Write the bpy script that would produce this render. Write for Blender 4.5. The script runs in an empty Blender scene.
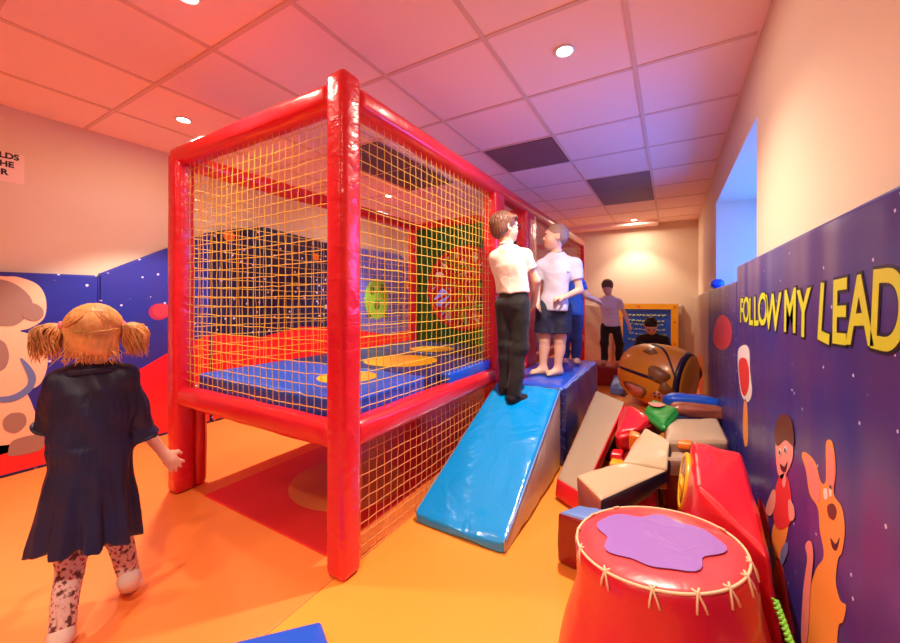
import bpy, bmesh, math, random
import numpy as np
from mathutils import Vector, Matrix
random.seed(7); np.random.seed(7)
sc = bpy.context.scene
COL = sc.collection
PI = math.pi

# ------------------------------------------------------------------ camera
FPX, YAW, PITCH, EYE, HY = 376.0, math.atan2(221, 376.), 0.0, 1.15, 300.0
cam = bpy.data.cameras.new('camera'); co = bpy.data.objects.new('camera', cam); COL.objects.link(co)
cam.sensor_width = 36; cam.lens = 36*FPX/900; cam.shift_y = -(321.5-HY)/900; cam.clip_start = .02; cam.clip_end = 60
co.location = (0, 0, EYE); co.rotation_euler = (PI/2+PITCH, 0, YAW)
sc.camera = co
FW = np.array([-math.sin(YAW)*math.cos(PITCH), math.cos(YAW)*math.cos(PITCH), math.sin(PITCH)])
RT = np.array([math.cos(YAW), math.sin(YAW), 0]); UPV = np.cross(RT, FW); CP = np.array([0, 0, EYE])
def ray(x, y): return FW+RT*(x-450)/FPX-UPV*(y-HY)/FPX
def onX(x, y, v): d = ray(x, y); return CP+d*(v/d[0])          # point of a survey ray on a plane X=v
def onY(x, y, v): d = ray(x, y); return CP+d*(v/d[1])
def onZ(x, y, v): d = ray(x, y); return CP+d*((v-EYE)/d[2])

# ------------------------------------------------------------------ materials
def lin(h):
    h = h.lstrip('#'); c = [int(h[i:i+2], 16)/255 for i in (0, 2, 4)]
    return tuple(v/12.92 if v <= .04045 else ((v+.055)/1.055)**2.4 for v in c)+(1,)
def newmat(name):
    m = bpy.data.materials.new(name); m.use_nodes = True
    return m, m.node_tree.nodes, m.node_tree.links, m.node_tree.nodes['Principled BSDF']
def mat(name, col, rough=.5, coat=0, bump=0, bscale=8, bstretch=(1, 1, 1), var=0, vscale=4, metallic=0, sheen=0, bdist=.01, sss=0, spec=.5, detail=3):
    m, N, L, b = newmat(name)
    b.inputs['Base Color'].default_value = lin(col); b.inputs['Roughness'].default_value = rough
    b.inputs['Coat Weight'].default_value = coat; b.inputs['Coat Roughness'].default_value = .12
    b.inputs['Metallic'].default_value = metallic; b.inputs['Sheen Weight'].default_value = sheen
    b.inputs['Specular IOR Level'].default_value = spec
    if sss: b.inputs['Subsurface Weight'].default_value = sss; b.inputs['Subsurface Radius'].default_value = (.012, .004, .002)
    if bump or var:
        tc = N.new('ShaderNodeTexCoord'); mp = N.new('ShaderNodeMapping'); mp.inputs['Scale'].default_value = bstretch
        L.new(tc.outputs['Object'], mp.inputs[0])
    if bump:
        n = N.new('ShaderNodeTexNoise'); n.inputs['Scale'].default_value = bscale; n.inputs['Detail'].default_value = detail
        n.inputs['Distortion'].default_value = .6
        L.new(mp.outputs[0], n.inputs['Vector'])
        bp = N.new('ShaderNodeBump'); bp.inputs['Strength'].default_value = bump; bp.inputs['Distance'].default_value = bdist
        L.new(n.outputs[0], bp.inputs['Height']); L.new(bp.outputs[0], b.inputs['Normal'])
        L.new(bp.outputs[0], b.inputs['Coat Normal'])
    if var:
        n2 = N.new('ShaderNodeTexNoise'); n2.inputs['Scale'].default_value = vscale; n2.inputs['Detail'].default_value = 4
        L.new(tc.outputs['Object'], n2.inputs['Vector'])
        mr = N.new('ShaderNodeMapRange'); mr.inputs[1].default_value = .3; mr.inputs[2].default_value = .7
        mr.inputs[3].default_value = 1-var; mr.inputs[4].default_value = 1+var
        L.new(n2.outputs[0], mr.inputs[0])
        mx = N.new('ShaderNodeVectorMath'); mx.operation = 'SCALE'; mx.inputs[0].default_value = lin(col)[:3]
        L.new(mr.outputs[0], mx.inputs['Scale']); L.new(mx.outputs[0], b.inputs['Base Color'])
    return m
def emis(name, col, s):
    m, N, L, b = newmat(name); b.inputs['Base Color'].default_value = (0, 0, 0, 1)
    b.inputs['Emission Color'].default_value = lin(col); b.inputs['Emission Strength'].default_value = s
    return m
def star_mat(name, c1, c2, rough=.35, star=18., bump=.25, bst=(1, 1, .35)):
    m, N, L, b = newmat(name)
    tc = N.new('ShaderNodeTexCoord')
    n = N.new('ShaderNodeTexNoise'); n.inputs['Scale'].default_value = 1.6; n.inputs['Detail'].default_value = 3
    L.new(tc.outputs['Object'], n.inputs['Vector'])
    cr = N.new('ShaderNodeValToRGB'); cr.color_ramp.elements[0].position = .40; cr.color_ramp.elements[1].position = .62
    cr.color_ramp.elements[0].color = lin(c1); cr.color_ramp.elements[1].color = lin(c2)
    L.new(n.outputs[0], cr.inputs[0])
    v = N.new('ShaderNodeTexVoronoi'); v.inputs['Scale'].default_value = star
    L.new(tc.outputs['Object'], v.inputs['Vector'])
    sz = N.new('ShaderNodeMapRange'); sz.inputs[1].default_value = 0; sz.inputs[2].default_value = 1; sz.inputs[3].default_value = .03; sz.inputs[4].default_value = .17
    sp = N.new('ShaderNodeSeparateColor'); L.new(v.outputs['Color'], sp.inputs[0]); L.new(sp.outputs[0], sz.inputs[0])
    lt = N.new('ShaderNodeMath'); lt.operation = 'LESS_THAN'; L.new(v.outputs['Distance'], lt.inputs[0]); L.new(sz.outputs[0], lt.inputs[1])
    mx = N.new('ShaderNodeMix'); mx.data_type = 'RGBA'; L.new(lt.outputs[0], mx.inputs[0]); L.new(cr.outputs[0], mx.inputs[6]); mx.inputs[7].default_value = lin('#d8d2f4')
    L.new(mx.outputs[2], b.inputs['Base Color']); b.inputs['Roughness'].default_value = rough
    mp = N.new('ShaderNodeMapping'); mp.inputs['Scale'].default_value = bst; L.new(tc.outputs['Object'], mp.inputs[0])
    n2 = N.new('ShaderNodeTexNoise'); n2.inputs['Scale'].default_value = 4; n2.inputs['Detail'].default_value = 0; L.new(mp.outputs[0], n2.inputs['Vector'])
    bp = N.new('ShaderNodeBump'); bp.inputs['Strength'].default_value = bump; bp.inputs['Distance'].default_value = .03
    L.new(n2.outputs[0], bp.inputs['Height']); L.new(bp.outputs[0], b.inputs['Normal'])
    return m
M = {}
M['red'] = mat('red_vinyl', '#e4202e', .32, .35, .35, 5, (1, 1, 1), bdist=.02)
M['red_post'] = mat('red_post_vinyl', '#e21c30', .30, .4, .5, 9, (1, 1, 1.6), bdist=.02)
M['darkred'] = mat('dark_red_vinyl', '#8c1018', .35, .3, .4, 6, bdist=.02)
M['blue_slide'] = mat('sky_blue_vinyl', '#009cf0', .2, .6, .7, 4.5, (1, 1, 1), bdist=.03)
M['blue'] = mat('blue_vinyl', '#1c5ad8', .3, .3, .4, 5, bdist=.02)
M['navy'] = mat('navy_vinyl', '#1b2a70', .35, .2, .4, 6, bdist=.02)
M['silver'] = mat('grey_side_vinyl', '#b4a59c', .35, .3, .5, 5, bdist=.02)
M['tan'] = mat('beige_vinyl', '#b39a80', .38, .25, .35, 7, bdist=.015)
M['tan2'] = mat('beige_padding_vinyl', '#b89c88', .42, .15, .5, 14, (1, 1, 1), bdist=.02)
M['brownside'] = mat('brown_red_vinyl', '#9c5038', .35, .3, .4, 7, bdist=.02)
M['green'] = mat('green_vinyl', '#1f8a35', .42, .1, .5, 9, bdist=.02)
M['green_wall'] = mat('green_board_vinyl', '#1d7a2c', .5, .0, .1, 9)
M['yellow'] = mat('yellow_vinyl', '#f3b41c', .35, .2, .3, 7)
M['orange'] = mat('orange_vinyl', '#e87a1e', .35, .3, .3, 6)
M['purple'] = mat('purple_vinyl', '#9a6cc0', .4, .1, .5, 14, bdist=.01)
M['drumred'] = mat('drum_red_vinyl', '#d01c34', .34, .3, .35, 5, bdist=.02)
M['drumtop'] = mat('drum_top_vinyl', '#e2454a', .36, .3, .35, 6, bdist=.02)
M['lavblue'] = mat('light_blue_vinyl', '#6f92dc', .38, .2, .4, 7)
M['white_stitch'] = mat('cream_stitching', '#f0c8a0', .6)
M['rope'] = mat('yellow_net_rope', '#e6b83c', .6)
M['rope2'] = mat('orange_net_rope', '#ee9a5c', .6)
M['floor'] = mat('orange_floor_vinyl', '#fca040', .30, .1, .25, 2.2, (1, 1, 1), .05, 1.2, bdist=.02)
M['floor2'] = mat('orange_red_floor_vinyl', '#f88a42', .30, .1, .25, 2.2, (1, 1, 1), .06, 1.0, bdist=.02)
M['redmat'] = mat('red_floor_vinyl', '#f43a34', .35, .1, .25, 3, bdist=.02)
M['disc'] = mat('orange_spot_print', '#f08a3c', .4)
M['wall'] = mat('cream_wall_paint', '#dec8ac', .75, 0, .05, 60)
M['skinA'] = mat('skin', '#eab89a', .5, sss=.08)
M['jeans_black'] = mat('black_denim', '#1a1617', .75, 0, .3, 30, bdist=.006, sheen=.1)
M['polo'] = mat('cream_white_cotton', '#e8d8cc', .8, 0, .4, 18, bdist=.008)
M['tshirt'] = mat('pale_grey_cotton', '#cfcbe0', .8, 0, .4, 18, bdist=.008)
M['tshirt2'] = mat('white_pink_cotton', '#e6d0cc', .8, 0, .4, 22, bdist=.008)
M['navyshort'] = mat('navy_shorts_cotton', '#181a38', .7, 0, .3, 20, bdist=.006)
M['bluecloth'] = mat('blue_cotton', '#2f5fae', .8, 0, .3, 20, bdist=.006)
M['jeans_blue'] = mat('blue_denim', '#33456e', .8, 0, .3, 30, bdist=.005)
M['darkshirt'] = mat('charcoal_cotton', '#241c26', .8, 0, .3, 20, bdist=.006)
M['redcloth'] = mat('red_cotton', '#a01c30', .8)
M['denim'] = mat('navy_chambray', '#141d40', .5, 0, .6, 14, (1, 1, .3), .3, 9, bdist=.014, sheen=.0)
M['hair_brown'] = mat('brown_hair', '#6e4432', .5, 0, .9, 40, (1, 1, .25), .2, 30, bdist=.008)
M['hair_light'] = mat('short_fair_hair', '#9c7c6c', .6, 0, .6, 60, bdist=.004)
M['hair_dark'] = mat('dark_hair', '#2c1c14', .5, 0, .7, 50, bdist=.005)
M['hair_blond'] = mat('strawberry_blond_hair', '#e6ae6a', .42, 0, 1.0, 26, (1, 1, .22), .3, 16, bdist=.014)
M['eye'] = mat('eye_white', '#e8e4e0', .3); M['iris'] = mat('iris_dark', '#241812', .3); M['lip'] = mat('lip_pink', '#b8605a', .5)
M['black'] = mat('black_rubber', '#121214', .5); M['sock'] = mat('dark_sock', '#23181c', .85)
M['cream_sock'] = mat('cream_sock_knit', '#ead0c0', .9, 0, .3, 40, bdist=.004)
M['pink'] = mat('pink_band', '#ee7f98', .6)
def leggings_mat():
    m, N, L, b = newmat('floral_leggings_print')
    tc = N.new('ShaderNodeTexCoord'); v = N.new('ShaderNodeTexNoise'); v.inputs['Scale'].default_value = 55; v.inputs['Detail'].default_value = 2
    L.new(tc.outputs['Object'], v.inputs['Vector'])
    cr = N.new('ShaderNodeValToRGB'); e = cr.color_ramp.elements
    e[0].position = .38; e[0].color = lin('#6b3a3c'); e[1].position = .47; e[1].color = lin('#e6c0b0')
    x = e.new(.60); x.color = lin('#e8ccc0'); y = e.new(.66); y.color = lin('#c05a5c')
    L.new(v.outputs[0], cr.inputs[0]); L.new(cr.outputs[0], b.inputs['Base Color']); b.inputs['Roughness'].default_value = .85
    return m
M['leggings'] = leggings_mat()
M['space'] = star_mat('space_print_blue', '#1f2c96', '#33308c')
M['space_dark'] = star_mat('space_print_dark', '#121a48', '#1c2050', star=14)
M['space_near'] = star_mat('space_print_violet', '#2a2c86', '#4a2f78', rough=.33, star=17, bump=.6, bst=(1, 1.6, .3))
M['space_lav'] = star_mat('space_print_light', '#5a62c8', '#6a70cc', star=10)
M['planet'] = mat('planet_red_print', '#d83848', .4)
M['cream_print'] = mat('cream_print', '#eebf9c', .4); M['grey_print'] = mat('grey_brown_print', '#9c7a70', .4)
M['alien'] = mat('alien_green_print', '#7cc43a', .4); M['dkgreen'] = mat('dark_green_print', '#2c6a20', .5)
M['p_brown'] = mat('print_brown', '#5c2418', .4); M['p_skin'] = mat('print_peach', '#e89a8c', .4); M['p_red'] = mat('print_red', '#d8343a', .4)
M['p_orange'] = mat('print_orange', '#ec9440', .4); M['p_pink'] = mat('print_pink', '#e8867c', .4); M['p_blue'] = mat('print_denim_blue', '#6878b0', .4)
M['p_white'] = mat('print_white', '#e8dcdc', .4); M['p_dark'] = mat('print_dark', '#1c1424', .4)
M['lettery'] = mat('letter_yellow', '#cfd62e', .4); M['letterk'] = mat('letter_outline', '#14102c', .4)
M['bar'] = mat('ceiling_bar_paint', '#e2bcae', .6)
M['vent'] = mat('vent_grey', '#8c6a72', .6); M['vent2'] = mat('vent_dark', '#4c3236', .6)
M['paper'] = mat('paper', '#f0cfc0', .6); M['ink'] = mat('ink', '#2a1614', .6)
M['trimwhite'] = mat('white_frame_paint', '#e8e8ea', .4)
M['glow'] = emis('lamp_glow', '#fff0d8', 40)
M['barrel'] = mat('barrel_orange_vinyl', '#ea962c', .3, .35, .3, 5, bdist=.02); M['bdark'] = mat('barrel_dark_band', '#2e2040', .35)
M['bpatch'] = mat('barrel_brown_patch', '#94603a', .4)

# ------------------------------------------------------------------ object helpers
def link(o, parent=None):
    COL.objects.link(o)
    if parent is not None: o.parent = parent
    return o
def tag(o, label=None, cat=None, group=None, kind=None):
    if label: o['label'] = label
    if cat: o['category'] = cat
    if group: o['group'] = group
    if kind: o['kind'] = kind
    return o
def thing(name, label, cat, loc=(0, 0, 0), rz=0, group=None):
    o = bpy.data.objects.new(name, None); o.empty_display_size = .1; COL.objects.link(o)
    o.location = loc; o.rotation_euler = (0, 0, rz)
    return tag(o, label, cat, group)
def fromdata(name, V, F, mats, parent=None, smooth=True, mi=None, world=True):
    """V in world coordinates (or in the parent's frame when world=False)."""
    me = bpy.data.meshes.new(name); me.from_pydata([tuple(map(float, v)) for v in V], [], [tuple(int(i) for i in f) for f in F])
    for m in (mats if isinstance(mats, (list, tuple)) else [mats]): me.materials.append(m)
    if mi is not None: me.polygons.foreach_set('material_index', mi)
    me.polygons.foreach_set('use_smooth', [smooth]*len(me.polygons)); me.update()
    o = bpy.data.objects.new(name, me); link(o, parent)
    if parent is not None and world:
        bpy.context.view_layer.update(); r = parent; 
        o.matrix_parent_inverse = rootmat(parent).inverted()
    return o
def rootmat(p):
    m = Matrix.LocRotScale(p.location, p.rotation_euler, p.scale)
    if p.parent is not None: m = rootmat(p.parent) @ p.matrix_parent_inverse @ m
    return m
def frombm(name, bm, mats, parent=None, smooth=False, world=True):
    me = bpy.data.meshes.new(name); bmesh.ops.recalc_face_normals(bm, faces=bm.faces); bm.to_mesh(me); bm.free()
    for m in (mats if isinstance(mats, (list, tuple)) else [mats]): me.materials.append(m)
    me.polygons.foreach_set('use_smooth', [smooth]*len(me.polygons))
    o = bpy.data.objects.new(name, me); link(o, parent)
    if parent is not None and world: o.matrix_parent_inverse = rootmat(parent).inverted()
    return o
def bbox(bm, a, b, mi=0):
    a, b = np.minimum(a, b), np.maximum(a, b)
    vs = [bm.verts.new((x, y, z)) for x in (a[0], b[0]) for y in (a[1], b[1]) for z in (a[2], b[2])]
    for f in ((0, 1, 3, 2), (4, 6, 7, 5), (0, 4, 5, 1), (2, 3, 7, 6), (0, 2, 6, 4), (1, 5, 7, 3)):
        bm.faces.new([vs[i] for i in f]).material_index = mi
def box(name, a, b, m, parent=None, bev=0, **k):
    bm = bmesh.new(); bbox(bm, a, b)
    if bev: bmesh.ops.bevel(bm, geom=bm.edges[:], offset=bev, segments=2, affect='EDGES', profile=.6)
    return frombm(name, bm, m, parent, **k)
def hexa(name, C8, mats, parent=None, r=.02, puff=.01, n=14, wr=.0, faces=None, seed=0, world=True, dent=None):
    """a stuffed vinyl block: 8 corners (x,y,z order 000,001,010,011,100,101,110,111), rounded edges, puffed faces"""
    C8 = np.array(C8, float).reshape(2, 2, 2, 3)
    hs = np.array([np.linalg.norm(C8[1]-C8[0], axis=-1).mean(), np.linalg.norm(C8[:, 1]-C8[:, 0], axis=-1).mean(), np.linalg.norm(C8[:, :, 1]-C8[:, :, 0], axis=-1).mean()])/2
    r = min(r, hs.min()*.9)
    key = {}; V = []; F = []; MI = []
    def lines(h):
        e = [-h, -h+r*.3, -h+r*.65, -h+r]; m = max(2, int(n*min(1, h/hs.max()))+1)
        return e+list(np.linspace(-h+r, h-r, m)[1:-1])+[-x for x in e[::-1]]
    Ls = [lines(h) for h in hs]
    rnd = np.random.RandomState(seed); ph = rnd.rand(8)*6.28
    def vid(q):
        kq = tuple(np.round(q, 6))
        if kq in key: return key[kq]
        q = np.array(q); inner = np.clip(q, -(hs-r), hs-r); d = q-inner; nd = np.linalg.norm(d)
        p = inner+(r*d/nd if nd > 1e-9 else d)
        t = q/hs; pf = np.zeros(3)
        for ax in range(3):
            o1, o2 = [(1, 2), (0, 2), (0, 1)][ax]
            if abs(t[ax]) > .999:
                w = max(0, 1-t[o1]**2)*max(0, 1-t[o2]**2); pf[ax] += np.sign(t[ax])*puff*w**.5
                if wr:
                    e = wr*(np.sin(q[o1]*38+ph[0]+3*np.sin(q[o2]*9+ph[1]))*(t[o2]**4)+np.sin(q[o2]*34+ph[2]+3*np.sin(q[o1]*8+ph[3]))*(t[o1]**4)+.6*np.sin(q[o1]*17+q[o2]*13+ph[4]))
                    pf[ax] += np.sign(t[ax])*e*min(1, w*6)
        p = (p+pf)/hs*.5+.5
        a, b, c = p
        P = sum(C8[i, j, k]*((a if i else 1-a)*(b if j else 1-b)*(c if k else 1-c)) for i in (0, 1) for j in (0, 1) for k in (0, 1))
        if dent: P = dent(P)
        key[kq] = len(V); V.append(P); return key[kq]
    for ax in range(3):
        o1, o2 = [(1, 2), (2, 0), (0, 1)][ax]
        for s in (-1, 1):
            for i in range(len(Ls[o1])-1):
                for j in range(len(Ls[o2])-1):
                    q4 = []
                    for (u, v) in ((i, j), (i+1, j), (i+1, j+1), (i, j+1)):
                        q = [0, 0, 0]; q[ax] = s*hs[ax]; q[o1] = Ls[o1][u]; q[o2] = Ls[o2][v]; q4.append(vid(q))
                    F.append(q4 if s > 0 else q4[::-1]); MI.append((faces or [0]*6)[ax*2+(s > 0)])
    if np.linalg.det(np.array([C8[1, 0, 0]-C8[0, 0, 0], C8[0, 1, 0]-C8[0, 0, 0], C8[0, 0, 1]-C8[0, 0, 0]])) < 0: F = [f[::-1] for f in F]
    return fromdata(name, V, F, mats, parent, True, MI, world)
def cbox(a, b):
    return [(x, y, z) for x in (a[0], b[0]) for y in (a[1], b[1]) for z in (a[2], b[2])]
def tube_data(pts, r, seg=6, closed=False, V=None, F=None):
    V = [] if V is None else V; F = [] if F is None else F
    pts = [np.array(p, float) for p in pts]; n = len(pts); base = len(V); up = None
    for i, p in enumerate(pts):
        if closed: t = pts[(i+1) % n]-pts[i-1]
        else: t = pts[min(i+1, n-1)]-pts[max(i-1, 0)]
        t = t/(np.linalg.norm(t)+1e-12)
        if up is None or np.linalg.norm(np.cross(t, up)) < 1e-3: up = np.array([0, 0, 1.]) if abs(t[2]) < .9 else np.array([1., 0, 0])
        a = np.cross(t, up); a /= np.linalg.norm(a); up = np.cross(a, t)
        rr = r[i] if hasattr(r, '__len__') else r
        for k in range(seg):
            c, s = math.cos(2*PI*k/seg), math.sin(2*PI*k/seg); V.append(p+rr*(c*a+s*up))
    for i in range(n if closed else n-1):
        for k in range(seg):
            k2 = (k+1) % seg; i2 = (i+1) % n
            F.append((base+i*seg+k, base+i*seg+k2, base+i2*seg+k2, base+i2*seg+k))
    if not closed:
        F.append(tuple(base+k for k in range(seg))[::-1]); F.append(tuple(base+(n-1)*seg+k for k in range(seg)))
    return V, F
def tube(name, pts, r, m, parent=None, seg=8, closed=False, world=True):
    V, F = tube_data(pts, r, seg, closed); return fromdata(name, V, F, m, parent, world=world)
def prism(name, poly, thick, m, parent=None, smooth=False, bev=0):
    """poly: world points on a plane, thick: extrusion vector"""
    bm = bmesh.new(); vs = [bm.verts.new(tuple(map(float, p))) for p in poly]; f = bm.faces.new(vs)
    r = bmesh.ops.extrude_face_region(bm, geom=[f]); nv = [g for g in r['geom'] if isinstance(g, bmesh.types.BMVert)]
    bmesh.ops.translate(bm, verts=nv, vec=tuple(map(float, thick)))
    if bev: bmesh.ops.bevel(bm, geom=bm.edges[:], offset=bev, segments=2, affect='EDGES')
    return frombm(name, bm, m, parent, smooth)
def smoothpoly(pts, n=6):
    pts = [np.array(p, float) for p in pts]; out = []; L = len(pts)
    for i in range(L):
        p0, p1, p2, p3 = pts[i-1], pts[i], pts[(i+1) % L], pts[(i+2) % L]
        for k in range(n):
            t = k/n; out.append(.5*((2*p1)+(-p0+p2)*t+(2*p0-5*p1+4*p2-p3)*t*t+(-p0+3*p1-3*p2+p3)*t**3))
    return out
def ellpts(c, a, b, ua, ub, n=28):
    return [np.array(c, float)+np.array(ua)*a*math.cos(2*PI*k/n)+np.array(ub)*b*math.sin(2*PI*k/n) for k in range(n)]
def decalX(name, pix, X, m, parent, dx=-.0015, sm=True, order=0):
    """a printed shape on a mat face X=const"""
    P = [onX(x, y, X) for x, y in pix]; P = smoothpoly(P, 5) if sm else P
    s = 1 if dx > 0 else -1
    P = [p+np.array([s*order*(.0012 if dx > 0 else .0006), 0, 0]) for p in P]
    return prism(name, P, (dx, 0, 0), m, parent)

# ------------------------------------------------------------------ the room
XL, XR, YB, YF, ZC = -3.78, .37, 7.10, -2.4, 2.43
o = box('floor', (XL-.1, YF-.1, -.14), (XR+.1, YB+.1, -.04), mat('sub_floor', '#a06040', .7)); tag(o, kind='structure')
def ceiling_mat():
    m, N, L, b = newmat('ceiling_tile_paint')
    b.inputs['Base Color'].default_value = lin('#fbdad0'); b.inputs['Roughness'].default_value = .8
    tc = N.new('ShaderNodeTexCoord'); n = N.new('ShaderNodeTexNoise'); n.inputs['Scale'].default_value = 90
    L.new(tc.outputs['Object'], n.inputs[0]); bp = N.new('ShaderNodeBump'); bp.inputs['Strength'].default_value = .08; bp.inputs['Distance'].default_value = .005
    L.new(n.outputs[0], bp.inputs['Height']); L.new(bp.outputs[0], b.inputs['Normal']); return m
M['ceil'] = ceiling_mat()
tag(box('ceiling', (XL-.1, YF-.1, ZC), (XR+.1, YB+.1, ZC+.1), M['ceil']), kind='structure')
bm = bmesh.new(); w = .012
xs = [-.79-.613*k for k in range(5)]+[-.17]; ys = [1.04+.628*k for k in range(-5, 10)]
for x in xs: bbox(bm, (x-w, YF, ZC-.006), (x+w, YB, ZC+.002))
for y in ys:
    xe = [XL]+sorted(xs)+[XR]
    for a, b_ in zip(xe[:-1], xe[1:]): bbox(bm, (a+w, y-w, ZC-.005), (b_-w, y+w, ZC+.002))
tag(frombm('trim_1', bm, M['bar']), kind='structure')
tag(box('trim_2', (XL, YB-.3, ZC-.055), (-.18, YB, ZC), M['ceil']), kind='structure')
tag(box('wall_left', (XL-.1, YF-.1, -.04), (XL, YB+.1, ZC), M['wall']), kind='structure')
tag(box('wall_back', (XL, YB, -.04), (XR+.1, YB+.1, ZC), M['wall']), kind='structure')
tag(box('wall_front', (XL, YF-.1, -.04), (XR+.1, YF, ZC), M['wall']), kind='structure')
WY0, WY1, WZ0, WZ1, XO = 2.40, 4.37, .95, 2.07, .89
bm = bmesh.new()
bbox(bm, (XR, YF, -.04), (XO, WY0, ZC)); bbox(bm, (XR, WY1, -.04), (XO, YB, ZC))
bbox(bm, (XR, WY0, -.04), (XO, WY1, WZ0)); bbox(bm, (XR, WY0, WZ1), (XO, WY1, ZC))
tag(frombm('wall_right', bm, M['wall']), kind='structure')
bm = bmesh.new()
for a, b_ in (((XO-.07, WY0, WZ0), (XO-.02, WY0+.06, WZ1)), ((XO-.07, WY1-.06, WZ0), (XO-.02, WY1, WZ1)), ((XO-.07, WY0, WZ0), (XO-.02, WY1, WZ0+.06)), ((XO-.07, WY0, WZ1-.06), (XO-.02, WY1, WZ1)), ((XO-.07, 3.3, WZ0), (XO-.02, 3.36, WZ1))):
    bbox(bm, a, b_)
wo = tag(frombm('window_1', bm, M['trimwhite']), kind='structure')
gm, N, L, b = newmat('window_glass'); b.inputs['Transmission Weight'].default_value = 1; b.inputs['Roughness'].default_value = 0; b.inputs['IOR'].default_value = 1.02
b.inputs['Base Color'].default_value = (.85, .92, 1, 1)
box('window_glass', (XO-.046, WY0+.05, WZ0+.05), (XO-.042, WY1-.05, WZ1-.05), gm, wo)
# daylight
wd = bpy.data.worlds.new('sky'); sc.world = wd; wd.use_nodes = True
wd.node_tree.nodes['Background'].inputs[0].default_value = (.05, .24, 1, 1); wd.node_tree.nodes['Background'].inputs[1].default_value = 6.5

# floor matting
def floor_mat(name, a, b, m, lab):
    o = hexa(name, cbox(a, b), m, r=.003, puff=.0, n=10); return tag(o, lab, 'floor mat')
floor_mat('floor_mat', (XL+.01, YF+.01, -.04), (-1.202, YB-.06, 0), M['floor2'], 'big orange floor mat left of the seam, under the girl and netted frame')
floor_mat('floor_mat', (-1.199, YF+.01, -.04), (XR-.005, YB-.06, 0), M['floor'], 'yellow-orange floor mat right of the seam, in front of the blue slide')
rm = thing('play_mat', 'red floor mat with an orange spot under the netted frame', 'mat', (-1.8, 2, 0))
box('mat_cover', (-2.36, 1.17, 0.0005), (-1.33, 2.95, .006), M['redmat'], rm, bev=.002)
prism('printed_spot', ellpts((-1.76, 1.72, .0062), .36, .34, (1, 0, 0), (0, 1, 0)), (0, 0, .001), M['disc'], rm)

# ------------------------------------------------------------------ ceiling lights and vents
LP = [(-.47, 1.96), (-2.98, 1.34), (-1.75, .80), (-.51, 6.66), (-2.98, 5.95), (-2.98, 3.6)]  # last entry is an added lamp, out of sight behind the top rail
LBL = ['brightest round downlight in the ceiling tile right of the netted frame', 'small round downlight in the ceiling left of the frame, near the left wall',
       'round downlight at the top edge of the picture above the frame', 'small round downlight at the far end, close to the back wall',
       'tiny round downlight beyond the green board, seen through the side net', 'added round downlight above the left side of the deck, unseen behind the top rail']
def downlight_mesh():
    V, F, mi = [], [], []; n = 28
    prof = [(.052, -.004), (.046, -.009), (.038, -.006), (.034, .002)]
    for r, z in prof:
        for k in range(n): V.append((r*math.cos(2*PI*k/n), r*math.sin(2*PI*k/n), z))
    for i in range(3):
        for k in range(n): F.append((i*n+k, i*n+(k+1) % n, (i+1)*n+(k+1) % n, (i+1)*n+k))
    return V, F
for (x, y), lb in zip(LP, LBL):
    t = thing('ceiling_light', lb, 'light', (x, y, ZC-.001), 0, 'round downlights in the tiled ceiling')
    V, F = downlight_mesh(); fromdata('trim_ring', V, F, M['trimwhite'], t, world=False)
    n = 28; fromdata('bulb', [(.036*math.cos(2*PI*k/n), .036*math.sin(2*PI*k/n), -.003) for k in range(n)], [tuple(range(n))[::-1]], M['glow'], t, world=False)
def spot(x, y, e, ang=84, blend=.35, col=(1, .87, .70), r=.035, z=ZC-.02):
    l = bpy.data.lights.new('downlight_beam', 'SPOT'); l.energy = e; l.spot_size = math.radians(ang); l.spot_blend = blend
    l.color = col; l.shadow_soft_size = r
    o = bpy.data.objects.new('downlight_beam', l); o.location = (x, y, z); COL.objects.link(o)
def glow(x, y, e, col=(1, .80, .62)):
    l = bpy.data.lights.new('downlight_spill', 'AREA'); l.shape = 'DISK'; l.size = .12; l.energy = e; l.color = col
    o = bpy.data.objects.new('downlight_spill', l); o.location = (x, y, ZC-.02); COL.objects.link(o)
PW = {LP[0]: (104, 128, .8, 6), LP[1]: (108, 88, .35, 4), LP[2]: (24, 88, .4, 5), LP[3]: (40, 100, .5, 7), LP[4]: (80, 84, .4, 4), LP[5]: (105, 88, .4, 5)}
for (x, y), (e, an, bl, gl) in PW.items(): spot(x, y, e, an, bl); glow(x, y, gl)
for x, y, e in ((-.47, -.3, 62), (-1.75, -.9, 18)): spot(x, y, e, 100, .6); glow(x, y, 4)      # unseen downlights added as fill behind the photographer, continuing the row

def vent(x0, y0, x1, y1, lb, slats=True):
    t = thing('ceiling_vent', lb, 'vent', ((x0+x1)/2, (y0+y1)/2, ZC-.001), 0, 'grey vent panels in the tiled ceiling')
    box('backing', (x0+w, y0+w, ZC-.004), (x1-w, y1-w, ZC), M['vent2'], t)
    bm = bmesh.new(); k = 0; y = y0+w+.01
    while y < y1-w-.02:
        bbox(bm, (x0+w+.005, y, ZC-.011), (x1-w-.005, y+.017, ZC-.005)); y += .027
    frombm('louvre_grille', bm, M['vent'], t)
Yk = lambda k: 1.04+.628*k
vent(-1.403, Yk(3), -.79, Yk(4), 'dark grey ceiling vent nearest the netted frame, left of the two paired vents')
vent(-.79, Yk(5), -.17, Yk(6), 'dark grey ceiling vent, nearer one of the adjoining pair')
vent(-.79, Yk(6), -.17, Yk(7), 'dark grey ceiling vent, farther one of the adjoining pair')
vent(-2.629, Yk(2), -2.016, Yk(3), 'dark ceiling vent seen through the net, the nearer one above the deck')
vent(-2.629, Yk(3), -2.016, Yk(4), 'dark ceiling vent seen through the net, the farther one above the deck')

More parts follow.
